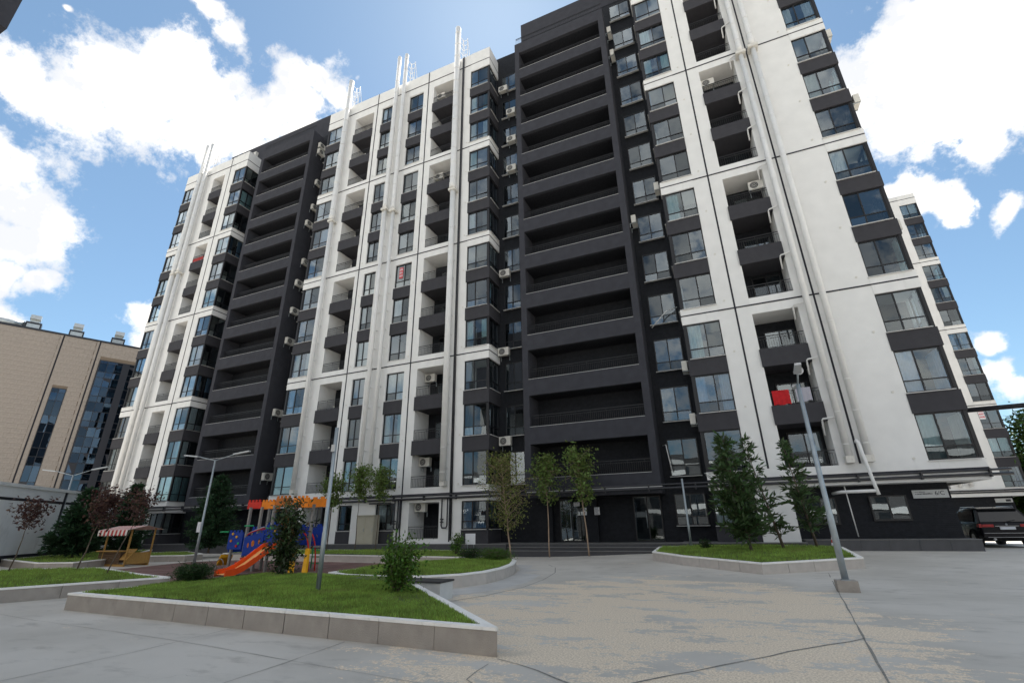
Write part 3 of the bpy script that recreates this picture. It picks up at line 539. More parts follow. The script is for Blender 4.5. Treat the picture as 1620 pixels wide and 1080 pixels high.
cloth('red_flower_cloth', -47.9, -46.3, 27.95, 28.35, YF - .03, mat('red_flowers', (.30, .03, .03), .9, .5, 25), 'dark red cloth along a balcony rail of the left white bay')

# ------------------------------------------------------------------ second apartment block beyond the car
bl2 = empty('apartment_building', (23, 67, 0)); tag(bl2, 'white apartment block standing farther back behind the parked car', 'building')
D0, D1, YD = 15.5, 28.3, 67.0
facade_block(bl2, D0, D1, [dict(t='win', a=D0, b=17.3, corner='L'), dict(t='balc', a=19.8, b=22), dict(t='win', a=26.45, b=D1, corner='R')], [], 12, 40.4, zb=.6, yf=YD, yb=YD + 2, dz=.55, ground=False)
box_part(bl2, 'wall_band', WHITEP, D0, D1, YD - .02, YD + 12, 3.6, 4.45); box_part(bl2, 'rear_wall', DARK, D0, D1 - .02, YD + 2, YD + 14, 3.6, 40.9)
box_part(bl2, 'ground_storey_wall', BRICK, D0 + .5, D1 - 1.2, YD + 1, YD + 12, .0, 3.6)
for z in (4.0, 4.2): MB().tube([(D0, YD - .14, z), (D1 + .3, YD - .14, z)], .07, 8).build('black_pipe', PIPEB, bl2)
for x in (22.8, 23.7): MB().tube([(x, YD - .3, 4.6), (x, YD - .3, 44)], .18, 10).build('flue', PIPEW, bl2)
s2 = MB().box(25.6, 27.0, YD + .93, YD + .97, 3.0, 3.4).build('address_sign', PLATE); tag(s2, 'pale address plate on the dark wall behind the car roof', 'sign'); MB().box(26.45, 26.85, YD + .92, YD + .93, 3.08, 3.3).build('print', INK, s2)
notice('sale_poster', 26.5, 27.0, YD + .04, 11.5, 12.9, 'red lettered poster in a window of the far white block', PAPER, REDP, 4)

# ------------------------------------------------------------------ beige office building on the left
BE_P = Vector((-73.35, 36.65, 0)); BE_A = R(23.4); BD = Vector((math.sin(BE_A), math.cos(BE_A), 0)); BN = Vector((BD.y, -BD.x, 0))     # along the face / outwards
be = empty('office_building', (-73.35, 36.65, 0), math.pi / 2 - BE_A); tag(be, 'beige tiled office building with tall blue glass strips at the left', 'building')
TILE = mat('beige_tile', (.34, .295, .255), .75, .10, 4, .25, 50, island=.0); TILEG = mat('tile_gap', (.20, .155, .115), .9); ALU = mat('dark_aluminium', (.02, .022, .03), .4)
# local space: x along the face, y into the building, z up
def lpart(name, m, *b, par=be): return local(name, MB().box(*b).mesh(name, m), par)
lpart('wall', TILEG, -30, 14, 0, 18, 0, 25.75)
lpart('roof_edge', ALU, -30.1, 14.1, -.12, 18, 25.75, 25.98)
lpart('curtain_wall_frame', ALU, -3.85, 9.0, -.10, -.002, 0, 23.3)
def joint_at(s): lpart('recessed_joint', JOINT, s - .09, s + .05, -.05, -.001, 0, 25.74); lpart('joint_trim', TILE, s - .35, s - .1, -.09, -.001, 0, 25.73)
joint_at(-8.0); joint_at(-4.3)
pt = {}; tcount = 0; rest = MB(); TW, TH = .92, .58
def put_tile(s0, s1, z0, z1):
    global tcount
    if s1 - s0 < .08: return
    d = .035 + rw.uniform(0, .012)
    vis = s0 > -14.6 and z0 > 5.8
    if vis and tcount < 298 and (s0 > -12 or z0 > 12):
        k = round(s1 - s0, 2)
        if k not in pt: pt[k] = MB().box(.006, k - .006, 0, .05, .006, z1 - z0 - .006).mesh('cladding_tile', TILE)
        local('cladding_tile', pt[k], be, (s0, -d, z0)); tcount += 1
    else: rest.box(s0 + .006, s1 - .006, -d, .0, z0 + .006, z1 - .006)
z = .02; row = 0
while z < 25.6:
    z1 = min(z + TH, 25.73)
    for a, b in ((-30, -8.36), (-7.94, -4.66), (-4.24, 9.5)):
        s = a - (TW / 2 if row % 2 else 0)
        while s < b:
            s0, s1 = max(s, a), min(s + TW, b); s += TW
            if a > -5 and s1 > -3.85 and z < 23.3: s1 = min(s1, -3.86)
            if -7.5 < s1 and s0 < -6.1 and z < 18.8:
                if s0 < -7.5: put_tile(s0, -7.52, z, z1)
                if s1 > -6.1: put_tile(-6.08, s1, z, z1)
                continue
            put_tile(s0, s1, z, z1)
    z = z1; row += 1
tag(local('cladding_tile', rest.mesh('cladding_tile', TILE), be), None, None, None, 'stuff')
lpart('strip_window_frame', ALU, -7.5, -6.1, -.06, -.002, 0, 18.8)
pm = {}
def gpane(s0, s1, z0, z1, y):
    k = (round(s1 - s0, 2), round(z1 - z0, 2))
    if k not in pm: pm[k] = MB().quad((0, 0, 0), (k[0], 0, 0), (k[0], 0, k[1]), (0, 0, k[1])).mesh('pane', GLASSB)
    local('pane', pm[k], be, (s0, y, z0), (R(rw.gauss(0, .5)), 0, R(rw.gauss(0, .6))))
z = 5.2; i = 0
while z < 18.6:
    h = 1.9 if i % 3 == 2 else 1.05
    for a, b in ((-7.44, -6.83), (-6.77, -6.16)): gpane(a, b, z + .03, min(z + h, 18.74) - .03, -.075)
    z += h; i += 1
z = 4.4; i = 0
while z < 23:
    h = 1.25 if i % 3 else .8
    for a, b in ((-3.7, -2.95), (-2.89, -2.14), (-2.08, -1.33), (-.55, .2), (.26, 1.0), (1.06, 1.8)): gpane(a, b, z + .04, min(z + h, 23.2) - .04, -.115)
    z += h; i += 1
HV = mat('galvanised_duct', (.50, .53, .53), .35, .1, 4, metal=.7)
def hvac(s, label):
    o = empty('rooftop_fan_unit', (0, 0, 0)); p = BE_P + BD * s - BN * 1.2; o.location = (p.x, p.y, 25.98); o.rotation_euler = (0, 0, math.pi / 2 - BE_A); tag(o, label, 'roof unit', 'fan units along the beige office roof')
    local('base_box', MB().box(-.75, .75, -.6, .6, 0, .95).mesh('base_box', ALU), o)
    h = MB().hexa([(-.45, -.4, .95), (.45, -.4, .95), (.45, .4, .95), (-.45, .4, .95)], [(-.45, -.4, 1.35), (.45, -.4, 1.35), (.45, .4, 1.35), (-.45, .4, 1.35)]); h.hexa([(-.5, -.8, 1.35), (.5, -.8, 1.35), (.5, .5, 1.35), (-.5, .5, 1.35)], [(-.5, -.55, 1.95), (.5, -.55, 1.95), (.5, .5, 2.05), (-.5, .5, 2.05)])
    local('hood', h.mesh('hood', HV), o); local('grille', MB().box(-.6, .6, -.63, -.601, .2, .7).mesh('grille', HV), o)
hvac(-11.2, 'leftmost fan unit with silver hood on the office roof'); hvac(-7.0, 'middle fan unit with silver hood on the office roof'); hvac(-2.6, 'rightmost fan unit with silver hood on the office roof')
p = BE_P + BD * -14.6 - BN * 1.2; dk = MB().tube([(0, 0, .5), (2.6, 0, .5)], .45, 18); o = dk.build('roof_duct', HV, None, (0, 0, 0)); o.location = (p.x, p.y, 25.98); o.rotation_euler = (0, 0, math.pi / 2 - BE_A); tag(o, 'round silver duct lying on the office roof at the picture edge', 'duct')

# ------------------------------------------------------------------ dark overhanging neighbour at the far left, and the white boundary wall
nb = empty('neighbour_building', (-26, -8, 0)); tag(nb, 'dark overhanging corner of a building in the top left corner', 'building')
MB().box(-27, -17.4, -16, 2.95, 15.5, 25).build('overhang', DARK, nb); MB().box(-27, -21.5, -16, 1.0, 0, 15.5).build('lower_storeys', WHITE, nb)
for i in range(4):
    for j in range(5): window(nb, -21.5 + .06, -3 - j * 3, 1.2 + i * 3.4, 1.8, 2.0, '+X')
for i in range(2):
    for j in range(4): window(nb, -17.4 + .06, -2 - j * 4, 16.6 + i * 3.2, 2.2, 2.0, '+X')
wl = empty('boundary_wall', (-41, 20, 0)); tag(wl, 'white rendered boundary wall with black stripes behind the left lawn', 'wall')
WA, WB_ = Vector((-31.2, 8.6, 0)), Vector((-45.6, 26.2, 0)); wd = (WB_ - WA); WLn = wd.length; wu = wd.normalized(); wn = Vector((wu.y, -wu.x, 0)); wn = wn if wn.x > 0 else -wn
GW = mat('boundary_render', (.80, .80, .80), .85, .05, 1.5, .2, 50, dirt=((.47, .465, .46), .6, .58, (1, 1, .4)))
def wbox(name, m, s0, s1, n0, n1, z0, z1):
    c = [WA + wu * s + wn * q for s, q in ((s0, n0), (s1, n0), (s1, n1), (s0, n1))]; MB().hexa([(p.x, p.y, z0) for p in c], [(p.x, p.y, z1) for p in c]).build(name, m, wl)
npn = 7
for i in range(npn): wbox('wall_panel', GW, WLn * i / npn + .0, WLn * (i + 1) / npn, -.25, 0, .5, 3.95)
wbox('wall_plinth', JOINT, 0, WLn, -.25, .05, -.1, .5); wbox('wall_coping', GW, -.05, WLn, -.32, .08, 3.95, 4.12)
wbox('black_stripe', JOINT, 0, WLn, .002, .012, 3.26, 3.40)
for s in (WLn * .10, WLn * .505): wbox('black_stripe', JOINT, s - .11, s + .11, .002, .014, .5, 3.95)

# ------------------------------------------------------------------ planters
def inset(poly, d):
    n = len(poly); r = []
    for i in range(n):
        p0, p1, p2 = Vector(poly[i - 1]), Vector(poly[i]), Vector(poly[(i + 1) % n]); a = (p1 - p0).normalized(); b = (p2 - p1).normalized()
        na, nb_ = Vector((-a.y, a.x)), Vector((-b.y, b.x)); m = (na + nb_); m = m / max(.35, m.dot(na)) if m.length > 1e-6 else na
        r.append(p1 + m * d)
    return r
def area(p): return sum(p[i - 1][0] * p[i][1] - p[i][0] * p[i - 1][1] for i in range(len(p))) / 2
GRASS = mat('grass', (.25, .36, .06), .7, .32, 1.4, island=.4, transl=.3, dirt=((.33, .31, .10), .9, .60, (1, 1, 1)))
def point_in(p, x, y):
    c = np.zeros(len(x), bool); n = len(p)
    for i in range(n):
        x1, y1 = p[i - 1]; x2, y2 = p[i]; cond = ((y1 > y) != (y2 > y)); xi = (x2 - x1) * (y - y1) / (y2 - y1 + 1e-12) + x1; c ^= cond & (x < xi)
    return c
def grass(name, poly, zf, count, h, label, seed=1, group=None):
    rg = np.random.RandomState(seed); P = np.array([(p[0], p[1]) for p in poly]); lo, hi = P.min(0), P.max(0); X = []
    Q = rg.uniform(lo, hi, (count * 4, 2)); Q = Q[point_in([tuple(p) for p in P], Q[:, 0], Q[:, 1])][:count]
    n = len(Q); zz = np.array([zf(x, y) for x, y in Q]); clump = np.sin(Q[:, 0] * 2.1 + 1.3 * np.sin(Q[:, 1] * 1.7)) * np.cos(Q[:, 1] * 2.6 + Q[:, 0])
    hh = h * (1 + .35 * clump) * rg.uniform(.55, 1.3, n); a = rg.uniform(0, 2 * np.pi, n); wv = .0055 + .004 * rg.rand(n) + h * .03
    lean = rg.normal(0, .35, (n, 2)) * hh[:, None]
    b0 = np.stack([Q[:, 0] - np.cos(a) * wv, Q[:, 1] - np.sin(a) * wv, zz], 1); b1 = np.stack([Q[:, 0] + np.cos(a) * wv, Q[:, 1] + np.sin(a) * wv, zz], 1); t = np.stack([Q[:, 0] + lean[:, 0], Q[:, 1] + lean[:, 1], zz + hh], 1)
    o = bulk(name, np.stack([b0, b1, t], 1), GRASS, None, nv=3); tag(o, label, 'grass', group, 'stuff'); return o
def planter(poly, h, label, glabel, nblade, gh, mound=.0, thick=.16, slab=1.0, zoff=None, seed=1, open_edges=(), stone=None):
    if area(poly) < 0: poly = poly[::-1]
    cx = sum(p[0] for p in poly) / len(poly); cy = sum(p[1] for p in poly) / len(poly)
    o = empty('stone_planter', (cx, cy, zg(cx, cy))); tag(o, label, 'planter', 'raised stone planters in the courtyard'); inn = inset(poly, thick); n = len(poly)
    for i in range(n):
        if i in open_edges: continue
        a, b = Vector(poly[i]), Vector(poly[(i + 1) % n]); ia, ib = inn[i], inn[(i + 1) % n]; k = max(1, int(round((b - a).length / slab)))
        for j in range(k):
            t0, t1 = j / k, (j + 1) / k; g = .006 / max(.1, (b - a).length)
            f0, f1 = t0 + (g if j else 0), t1 - (g if j < k - 1 else 0)
            c = [a.lerp(b, f0), a.lerp(b, f1), ia.lerp(ib, f1), ia.lerp(ib, f0)]; zs_ = [zg(p.x, p.y) for p in c]; dv = rw.uniform(-.003, .003)
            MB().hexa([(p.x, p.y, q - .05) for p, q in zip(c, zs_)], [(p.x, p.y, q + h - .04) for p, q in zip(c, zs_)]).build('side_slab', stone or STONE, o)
            e = (b - a).normalized(); nn = Vector((e.y, -e.x)) * (.012 + dv); c = [c[0] + nn, c[1] + nn, c[2], c[3]]
            MB().hexa([(p.x, p.y, q + h - .04) for p, q in zip(c, zs_)], [(p.x, p.y, q + h) for p, q in zip(c, zs_)]).build('coping_slab', COPE, o)
    zf = lambda x, y: zg(x, y) + h - .035 + mound * math.exp(-((x - cx) ** 2 + (y - cy) ** 2) / 9)
    sb = MB(); m = [(x * .0 + p.x, p.y) for p in inn for x in (0,)]
    ns = 10; ring = [inn]
    for r in range(1, 6): ring.append([p.lerp(Vector((cx, cy)), r / 6) for p in inn])
    for r in range(6):
        for p in ring[r]: sb.v.append((p.x, p.y, zf(p.x, p.y)))
    sb.v.append((cx, cy, zf(cx, cy)))
    for r in range(5):
        for i in range(n): j = (i + 1) % n; sb.f.append((r * n + i, r * n + j, (r + 1) * n + j, (r + 1) * n + i)); sb.sm.append(True)
    for i in range(n): sb.f.append((5 * n + i, 5 * n + (i + 1) % n, 6 * n)); sb.sm.append(True)
    sb.build('soil', SOIL, o)
    grass('lawn', [(p.x, p.y) for p in inset(poly, thick + .01)], zf, nblade, gh, glabel, seed)
    return zf
def arc(c, r, a0, a1, n): return [(c[0] + r * math.cos(R(a0 + (a1 - a0) * i / n)), c[1] + r * math.sin(R(a0 + (a1 - a0) * i / n))) for i in range(n + 1)]
Z1 = planter([(-13.65, 6.8), (-3.0, 6.35), (-7.5, 10.9), (-9.5, 11.4), (-13.0, 11.5), (-13.35, 9.2)], .33, 'long pale stone planter in the foreground ending in a sharp right corner', 'lawn in the foreground planter with the sharp corner', 85000, .055, mound=.10, seed=1)
Z2 = planter([(-15.2, 10.0), (-17.5, 10.5), (-22.3, 11.9), (-25.2, 10.6), (-28, 2.6), (-18.5, 2.6), (-16.6, 6.8)], .33, 'stone planter running out of the picture at the lower left', 'lawn in the lower left planter', 42000, .07, mound=.06, seed=2)
Z3 = planter([(-29.4, 13.0), (-27.6, 13.6), (-28.7, 15.3), (-30.6, 17.8), (-33.4, 19.5), (-40, 24.5), (-43, 22.9), (-36, 14.4)], .33, 'stone planter with the dark evergreens beside the white wall', 'lawn under the evergreens by the white wall', 9000, .08, seed=3)
Z4 = planter([(-30.4, 18.0), (-27.9, 18.9), (-28.6, 20.4), (-33.2, 22.6), (-34.6, 20.6)], .33, 'short stone planter just right of the market stall', 'grass in the short planter right of the stall', 4000, .07, seed=4)
Z5 = planter([(-27.6, 20.9), (-18.1, 20.25), (-11.0, 19.6), (-10.9, 20.6), (-13.2, 25.4), (-27.8, 25.4)], .33, 'long stone planter behind the playground along the building', 'lawn behind the playground along the building', 20000, .08, mound=.08, seed=5, stone=STONE_LIT)
Z6 = planter([(-11.5, 12.35), (-10.5, 11.85), (-8.9, 11.7), (-7.8, 12.0), (-7.1, 12.75), (-6.82, 13.7), (-6.85, 15.0), (-7.15, 16.5), (-7.7, 18.0), (-8.4, 19.0), (-9.3, 19.45), (-10.2, 19.1), (-11.0, 17.2), (-11.5, 14.5)], .33, 'curved stone planter in the middle of the courtyard', 'lawn in the curved middle planter', 26000, .09, mound=.05, slab=.75, seed=6, stone=STONE_LIT)
Z7 = planter([(-3.2, 21.7), (-1.9, 19.85), (.62, 17.65), (3.65, 19.6), (3.8, 23.6), (2.0, 24.6), (-3.3, 24.8)], .32, 'angular stone planter with three conifers in front of the right bay', 'lawn around the three conifers', 22000, .08, mound=.06, slab=.9, seed=7, stone=STONE_LIT)
# ------------------------------------------------------------------ vegetation
rt = np.random.RandomState(42); CARGD = mat('opposite_glass', (.03, .035, .04), .1)
def leaves(C, size, n_per, spread, flat=.0, droop=0., asp=.55):
    C = np.repeat(np.asarray(C, float), n_per, 0); n = len(C); P = C + rt.normal(0, 1, (n, 3)) * np.asarray(spread)
    d = rt.normal(0, 1, (n, 3)); d[:, 2] = d[:, 2] * (1 - flat) - droop; d /= np.linalg.norm(d, axis=1)[:, None]; u = rt.normal(0, 1, (n, 3)); s = np.cross(d, u); s /= np.linalg.norm(s, axis=1)[:, None] + 1e-9
    l = size * rt.uniform(.6, 1.35, n)[:, None]; wq = l * asp * .5; nrm = np.cross(d, s) * l * .12
    return np.stack([P, P + d * l * .45 + s * wq + nrm, P + d * l, P + d * l * .45 - s * wq + nrm], 1)
LEAF = {k: mat('leaf_' + k, c, .32 if k == 'magnolia' else .5, island=v, transl=.35, spec=.35) for k, c, v in (('maple', (.14, .20, .05), .5), ('birch', (.17, .19, .05), .5), ('bush', (.075, .15, .02), .45), ('purple', (.085, .040, .034), .6), ('magnolia', (.045, .072, .026), .7), ('rust', (.16, .075, .025), .5), ('fir', (.030, .068, .028), .55), ('cypress', (.055, .095, .032), .5), ('far', (.06, .11, .025), .5), ('box', (.03, .065, .018), .4))}
def tree(name, x, y, z, h, label, leaf, trunk_r=.03, crown=(.35, 1.0), rad=.7, limbs=10, leaf_s=.09, per=26, group=None, lean=(0, 0), bark=None, shape=1.0, up=.7, cluster=.16, density=1.0, stem_kink=.02):
    o = empty(name, (x, y, z)); tag(o, label, 'tree', group); mb = MB(); tp = []
    for i in range(9): t = i / 8; tp.append(Vector((x + lean[0] * t + rt.normal(0, stem_kink) * (i > 0), y + lean[1] * t + rt.normal(0, stem_kink) * (i > 0), z - .05 + h * .93 * t)))
    mb.tube(tp, [trunk_r * (1 - .85 * i / 8) for i in range(9)], 8); C = []
    for i in range(limbs):
        f = crown[0] + (crown[1] - crown[0]) * (i + .3) / limbs * .93; b = tp[0].lerp(tp[-1], min(1, f / .93)) if False else tp[min(7, int(f / .93 * 8))].lerp(tp[min(8, int(f / .93 * 8) + 1)], (f / .93 * 8) % 1)
        a = i * 2.4 + rt.uniform(-.4, .4); q = (f - crown[0]) / (crown[1] - crown[0]); ln = rad * max(.25, (math.sin(math.pi * min(1, .18 + q * .8)) ** shape)) * rt.uniform(.75, 1.2)
        dr = Vector((math.cos(a), math.sin(a), up * rt.uniform(.6, 1.4))).normalized(); pts = [b]
        for j in range(1, 5): pts.append(b + dr * ln * j / 4 + Vector((rt.normal(0, .03), rt.normal(0, .03), .04 * j * j / 16 * h * .1)))
        mb.tube(pts, [trunk_r * .42 * (1 - .8 * j / 4) for j in range(5)], 5, False)
        for j in range(1, 5):
            C.append(pts[j]); 
            for s_ in range(2):
                e = pts[j] + Vector((rt.normal(0, 1), rt.normal(0, 1), rt.normal(0, .8))) * ln * .22; mb.tube([pts[j], e], [trunk_r * .14, trunk_r * .05], 4, False); C.append(e)
    C.append(tp[-1]); mb.build('trunk', bark or BARK, o)
    lv = leaves([tuple(c) for c in C], leaf_s, max(2, int(per * density)), (cluster, cluster, cluster * .8), .2, .25)
    bulk('crown', lv, LEAF[leaf], o); return o
def conifer(name, x, y, z, h, label, leaf, rad=.7, tiers=26, per=9, group=None, lean=(0, 0), droop=.25, gap=0., base=.08, sz=.16, ragged=.35, pw=.9):
    o = empty(name, (x, y, z)); tag(o, label, 'tree', group); mb = MB(); top = Vector((x + lean[0], y + lean[1], z + h)); b0 = Vector((x, y, z - .05)); mb.tube([b0, b0.lerp(top, .5), top], [.035 + h * .006, .025, .006], 7); C = []; D = []
    for i in range(tiers):
        f = base + (1 - base) * (i / tiers); bp = b0.lerp(top, f); ln0 = rad * ((1 - f) ** pw) * (.45 + .55 * min(1, (f - base) / .12 + .35)) + .05
        for j in range(per):
            if rt.rand() < gap: continue
            a = rt.uniform(0, 6.283); ln = ln0 * (1 + rt.uniform(-ragged, ragged)); dr = Vector((math.cos(a), math.sin(a), rt.uniform(.05, .55) - droop)); tip = bp + dr * ln
            mb.tube([bp, tip], [.009, .003], 4, False); k = max(3, int(ln / .085))
            for q in range(k): t = (q + .6) / k; C.append(bp.lerp(tip, t)); D.append((dr + Vector((0, 0, .15))).normalized())
    mb.build('trunk', BARK, o); C = np.array([tuple(c) for c in C]); D = np.array([tuple(d) for d in D]); m = 3 if leaf == 'cypress' else 4
    C = np.repeat(C, m, 0) + rt.normal(0, .03, (len(C) * m, 3)); D = np.repeat(D, m, 0) + rt.normal(0, .55, (len(D) * m, 3)); D /= np.linalg.norm(D, axis=1)[:, None]; s_ = np.cross(D, rt.normal(0, 1, D.shape)); s_ /= np.linalg.norm(s_, axis=1)[:, None] + 1e-9
    l = sz * rt.uniform(.5, 1.3, len(C))[:, None]; wq = l * .14
    bulk('crown', np.stack([C, C + D * l * .5 + s_ * wq, C + D * l, C + D * l * .5 - s_ * wq], 1), LEAF[leaf], o); return o
def shrub(name, x, y, z, h, r, label, leaf, n=900, size=.06, stems=7, asp=.6, cat='shrub', low=.15):
    o = empty(name, (x, y, z)); tag(o, label, cat); mb = MB(); C = []
    for i in range(stems):
        a = i * 2.4; e = Vector((x + math.cos(a) * r * rt.uniform(.2, .75), y + math.sin(a) * r * rt.uniform(.2, .75), z + h * rt.uniform(.6, .95))); b = Vector((x + math.cos(a) * .04, y + math.sin(a) * .04, z - .03)); mb.tube([b, b.lerp(e, .5) + Vector((rt.normal(0, .02), rt.normal(0, .02), 0)), e], [.014, .010, .004], 5)
        for t in (.35, .55, .75, .9, 1.0):
            if t * h > low * h: C.append(b.lerp(e, t))
        for s_ in range(4): t = rt.uniform(.35, 1); p = b.lerp(e, t); q = p + Vector((rt.normal(0, r * .35), rt.normal(0, r * .35), rt.normal(0, h * .1))); mb.tube([p, q], [.006, .002], 4, False); C.append(q)
    mb.build('stems', BARK, o); bulk('foliage', leaves([tuple(c) for c in C], size, max(3, n // len(C)), (r * .22, r * .22, h * .09), .1, 0, asp), LEAF[leaf], o); return o
tree('birch_tree', -10.3, 23.4, zg(-10.3, 23.4), 5.35, 'slender pale-barked tree with yellowish crown left of the entrance steps', 'birch', .05, (.26, 1.0), 1.35, 36, .115, 7, bark=BARKP, up=.75, lean=(-.55, .1), cluster=.2)
tree('young_tree', -8.85, 25.05, zg(-8.8, 25), 5.3, 'young tree with rounded crown in front of the left entrance door', 'maple', .04, (.50, 1.0), .95, 16, .17, 7, 'young street trees by the steps', bark=BARKP, up=1.0, cluster=.15)
tree('young_tree', -6.8, 25.2, zg(-6.8, 25), 5.4, 'young tree with a forked side branch standing before the notices', 'maple', .045, (.46, 1.0), 1.15, 17, .18, 7, 'young street trees by the steps', bark=BARKP, up=1.15, lean=(-.35, .0), cluster=.16)
for i, (x, y, h, lb) in enumerate(((-22.7, 24.0, 4.3, 'left of three thin young trees before the tall grey cabinet'), (-20.75, 24.2, 5.0, 'middle of three thin young trees, rising beside the grey cabinet'), (-19.3, 24.3, 4.75, 'right of three thin young trees, beside the ground-floor window'))): tree('young_tree', x, y, Z5(x, y), h, lb, 'maple', .03, (.58, 1.0), .85, 13, .15, 10, 'three young trees behind the playground', up=1.0, cluster=.15)
CYP = 'three conifers in the right planter'
conifer('cypress_tree', .5, 21.2, Z7(.5, 21.2), 4.35, 'left and bushiest of the three conifers in the right planter', 'cypress', .88, 30, 6, CYP, (-.35, 0), .02, .1, .10, .30, .5, .75)
conifer('cypress_tree', 1.68, 22.4, Z7(1.68, 22.4), 4.35, 'middle conifer with sparse crown and leaning stem', 'cypress', .6, 26, 3, CYP, (-.75, 0), .0, .2, .12, .28, .55, .7)
conifer('cypress_tree', 2.92, 23.3, Z7(2.9, 23.3), 4.2, 'right conifer beside the lamp post', 'cypress', .62, 26, 4, CYP, (-.45, 0), .0, .2, .14, .28, .55, .7)
FIR = 'dark evergreens at the left'
conifer('fir_tree', -33.4, 16.3, Z3(-33.4, 16.3), 3.6, 'wide dark evergreen against the white boundary wall', 'fir', 1.25, 22, 14, FIR, (0, 0), .15, .05, .08, .3, .3, .75); conifer('fir_tree', -36.4, 20.3, Z3(-36.4, 20.3), 4.3, 'taller dark evergreen behind the striped stall', 'fir', 1.3, 22, 13, FIR, (0, 0), .15, .05, .08, .3, .3, .75)
conifer('fir_tree', -30.4, 22.0, Z4(-30.5, 21.5), 4.7, 'dark evergreen in front of the left dark tower', 'fir', 1.5, 22, 11, FIR, (0, 0), .15, .05, .08, .28, .35, .7)
PL = 'purple-leaved plum trees on the left lawn'
tree('plum_tree', -23.6, 9.75, Z2(-23.6, 9.75), 2.4, 'small purple-leaved tree near the left picture edge', 'purple', .026, (.62, 1.0), .62, 9, .12, 5, PL, up=.8, cluster=.12, lean=(.15, .1)); tree('plum_tree', -24.3, 7.9, Z2(-24.3, 7.9), 2.3, 'purple-leaved tree cut off by the left picture edge', 'purple', .026, (.6, 1.0), .62, 9, .12, 5, PL, up=.8, cluster=.13)
tree('plum_tree', -22.4, 11.2, Z2(-22.4, 11.2), 2.75, 'fuller purple-leaved tree standing before the evergreens', 'purple', .03, (.58, 1.0), .8, 12, .12, 9, PL, up=.7, cluster=.14, lean=(.1, .4)); tree('plum_tree', -18.7, 10.2, Z2(-18.7, 10.2), 2.6, 'purple-leaved tree in front of the striped stall awning', 'purple', .022, (.62, 1.0), .55, 9, .09, 6, PL, up=.9, cluster=.11, lean=(.3, .45))
mg = shrub('magnolia_tree', -11.95, 11.0, Z1(-11.95, 11.0), 2.0, .5, 'glossy dark magnolia in front of the playground slide', 'magnolia', 3000, .12, 12, .42, 'tree', .2); bulk('young_leaves', leaves([(-11.95 + rt.normal(0, .22), 11 + rt.normal(0, .22), Z1(-12, 11) + rt.uniform(.7, 2.0)) for i in range(40)], .12, 5, (.05, .05, .06), .1, -.3, .38), LEAF['rust'], mg)
shrub('leafy_bush', -6.5, 8.95, Z1(-6.5, 8.95), 1.0, .42, 'bright green bush on the foreground lawn beside the black-topped bench', 'bush', 2200, .075, 9)
shrub('juniper_bush', -13.0, 9.1, Z1(-13.0, 9.1), .42, .42, 'low spiky dark juniper at the left of the foreground lawn', 'box', 6500, .10, 26, .13, low=.0)
shrub('leafy_bush', -12.6, 22.0, Z5(-12.6, 22), .95, .4, 'small light green shrub by the ground-floor corner window', 'bush', 700, .09, 7)
for i, (x, y, r, lb) in enumerate(((-9.9, 18.4, .55, 'low dark clipped shrub at the back of the curved planter'), (-8.8, 18.2, .55, 'low grassy hedge clump on the rim of the curved planter'), (-8.1, 17.4, .5, 'hedge clump at the right rim of the curved planter'))): shrub('low_hedge', x, y, Z6(x, y), .42, r, lb, 'box' if i == 0 else 'bush', 2600, .06, 24, .3, 'hedge', .0)
shrub('low_hedge', -1.2, 22.6, Z7(-1.2, 22.6), .35, .3, 'tiny shrub left of the three conifers', 'box', 500, .07, 9, .5); shrub('leafy_bush', -27.6, 24.0, Z5(-27.6, 24), .6, .4, 'dark little shrub in front of the left block steps', 'box', 600, .08, 8)
for i, (x, y, h, r, lb) in enumerate(((32.2, 69, 12.2, 3.6, 'leafy tree at the right edge behind the far block'), (41, 80, 16, 5, 'taller leafy tree farther back at the right edge'), (31.0, 74, 7.5, 3.0, 'lower leafy tree beside the far dark wall'))): tree('broadleaf_tree', x, y, 0, h, lb, 'far', .22, (.18, 1.0), r, 26, .42, 30, 'leafy trees beyond the far block', up=.5, cluster=.75)
op_b = empty('opposite_building', (-15, -26, 0)); tag(op_b, 'low dark building behind the viewpoint, mirrored in the lower windows', 'building'); OW = mat('opposite_wall', (.10, .098, .098), .85, .1, 1, .2, 30)
MB().box(-62, 34, -42, -26, 0, 11).build('wall', OW, op_b)
for i in range(3): MB().box(-62.05, 34.05, -26, -25.9, 3.2 + 3.1 * i, 3.9 + 3.1 * i).build('pale_band', WHITEP, op_b)
for i in range(23):
    for j in range(3): MB().box(-60 + i * 4.1, -58.2 + i * 4.1, -26, -25.96, 1 + 3.1 * j, 2.9 + 3.1 * j).build('window', CARGD, op_b)

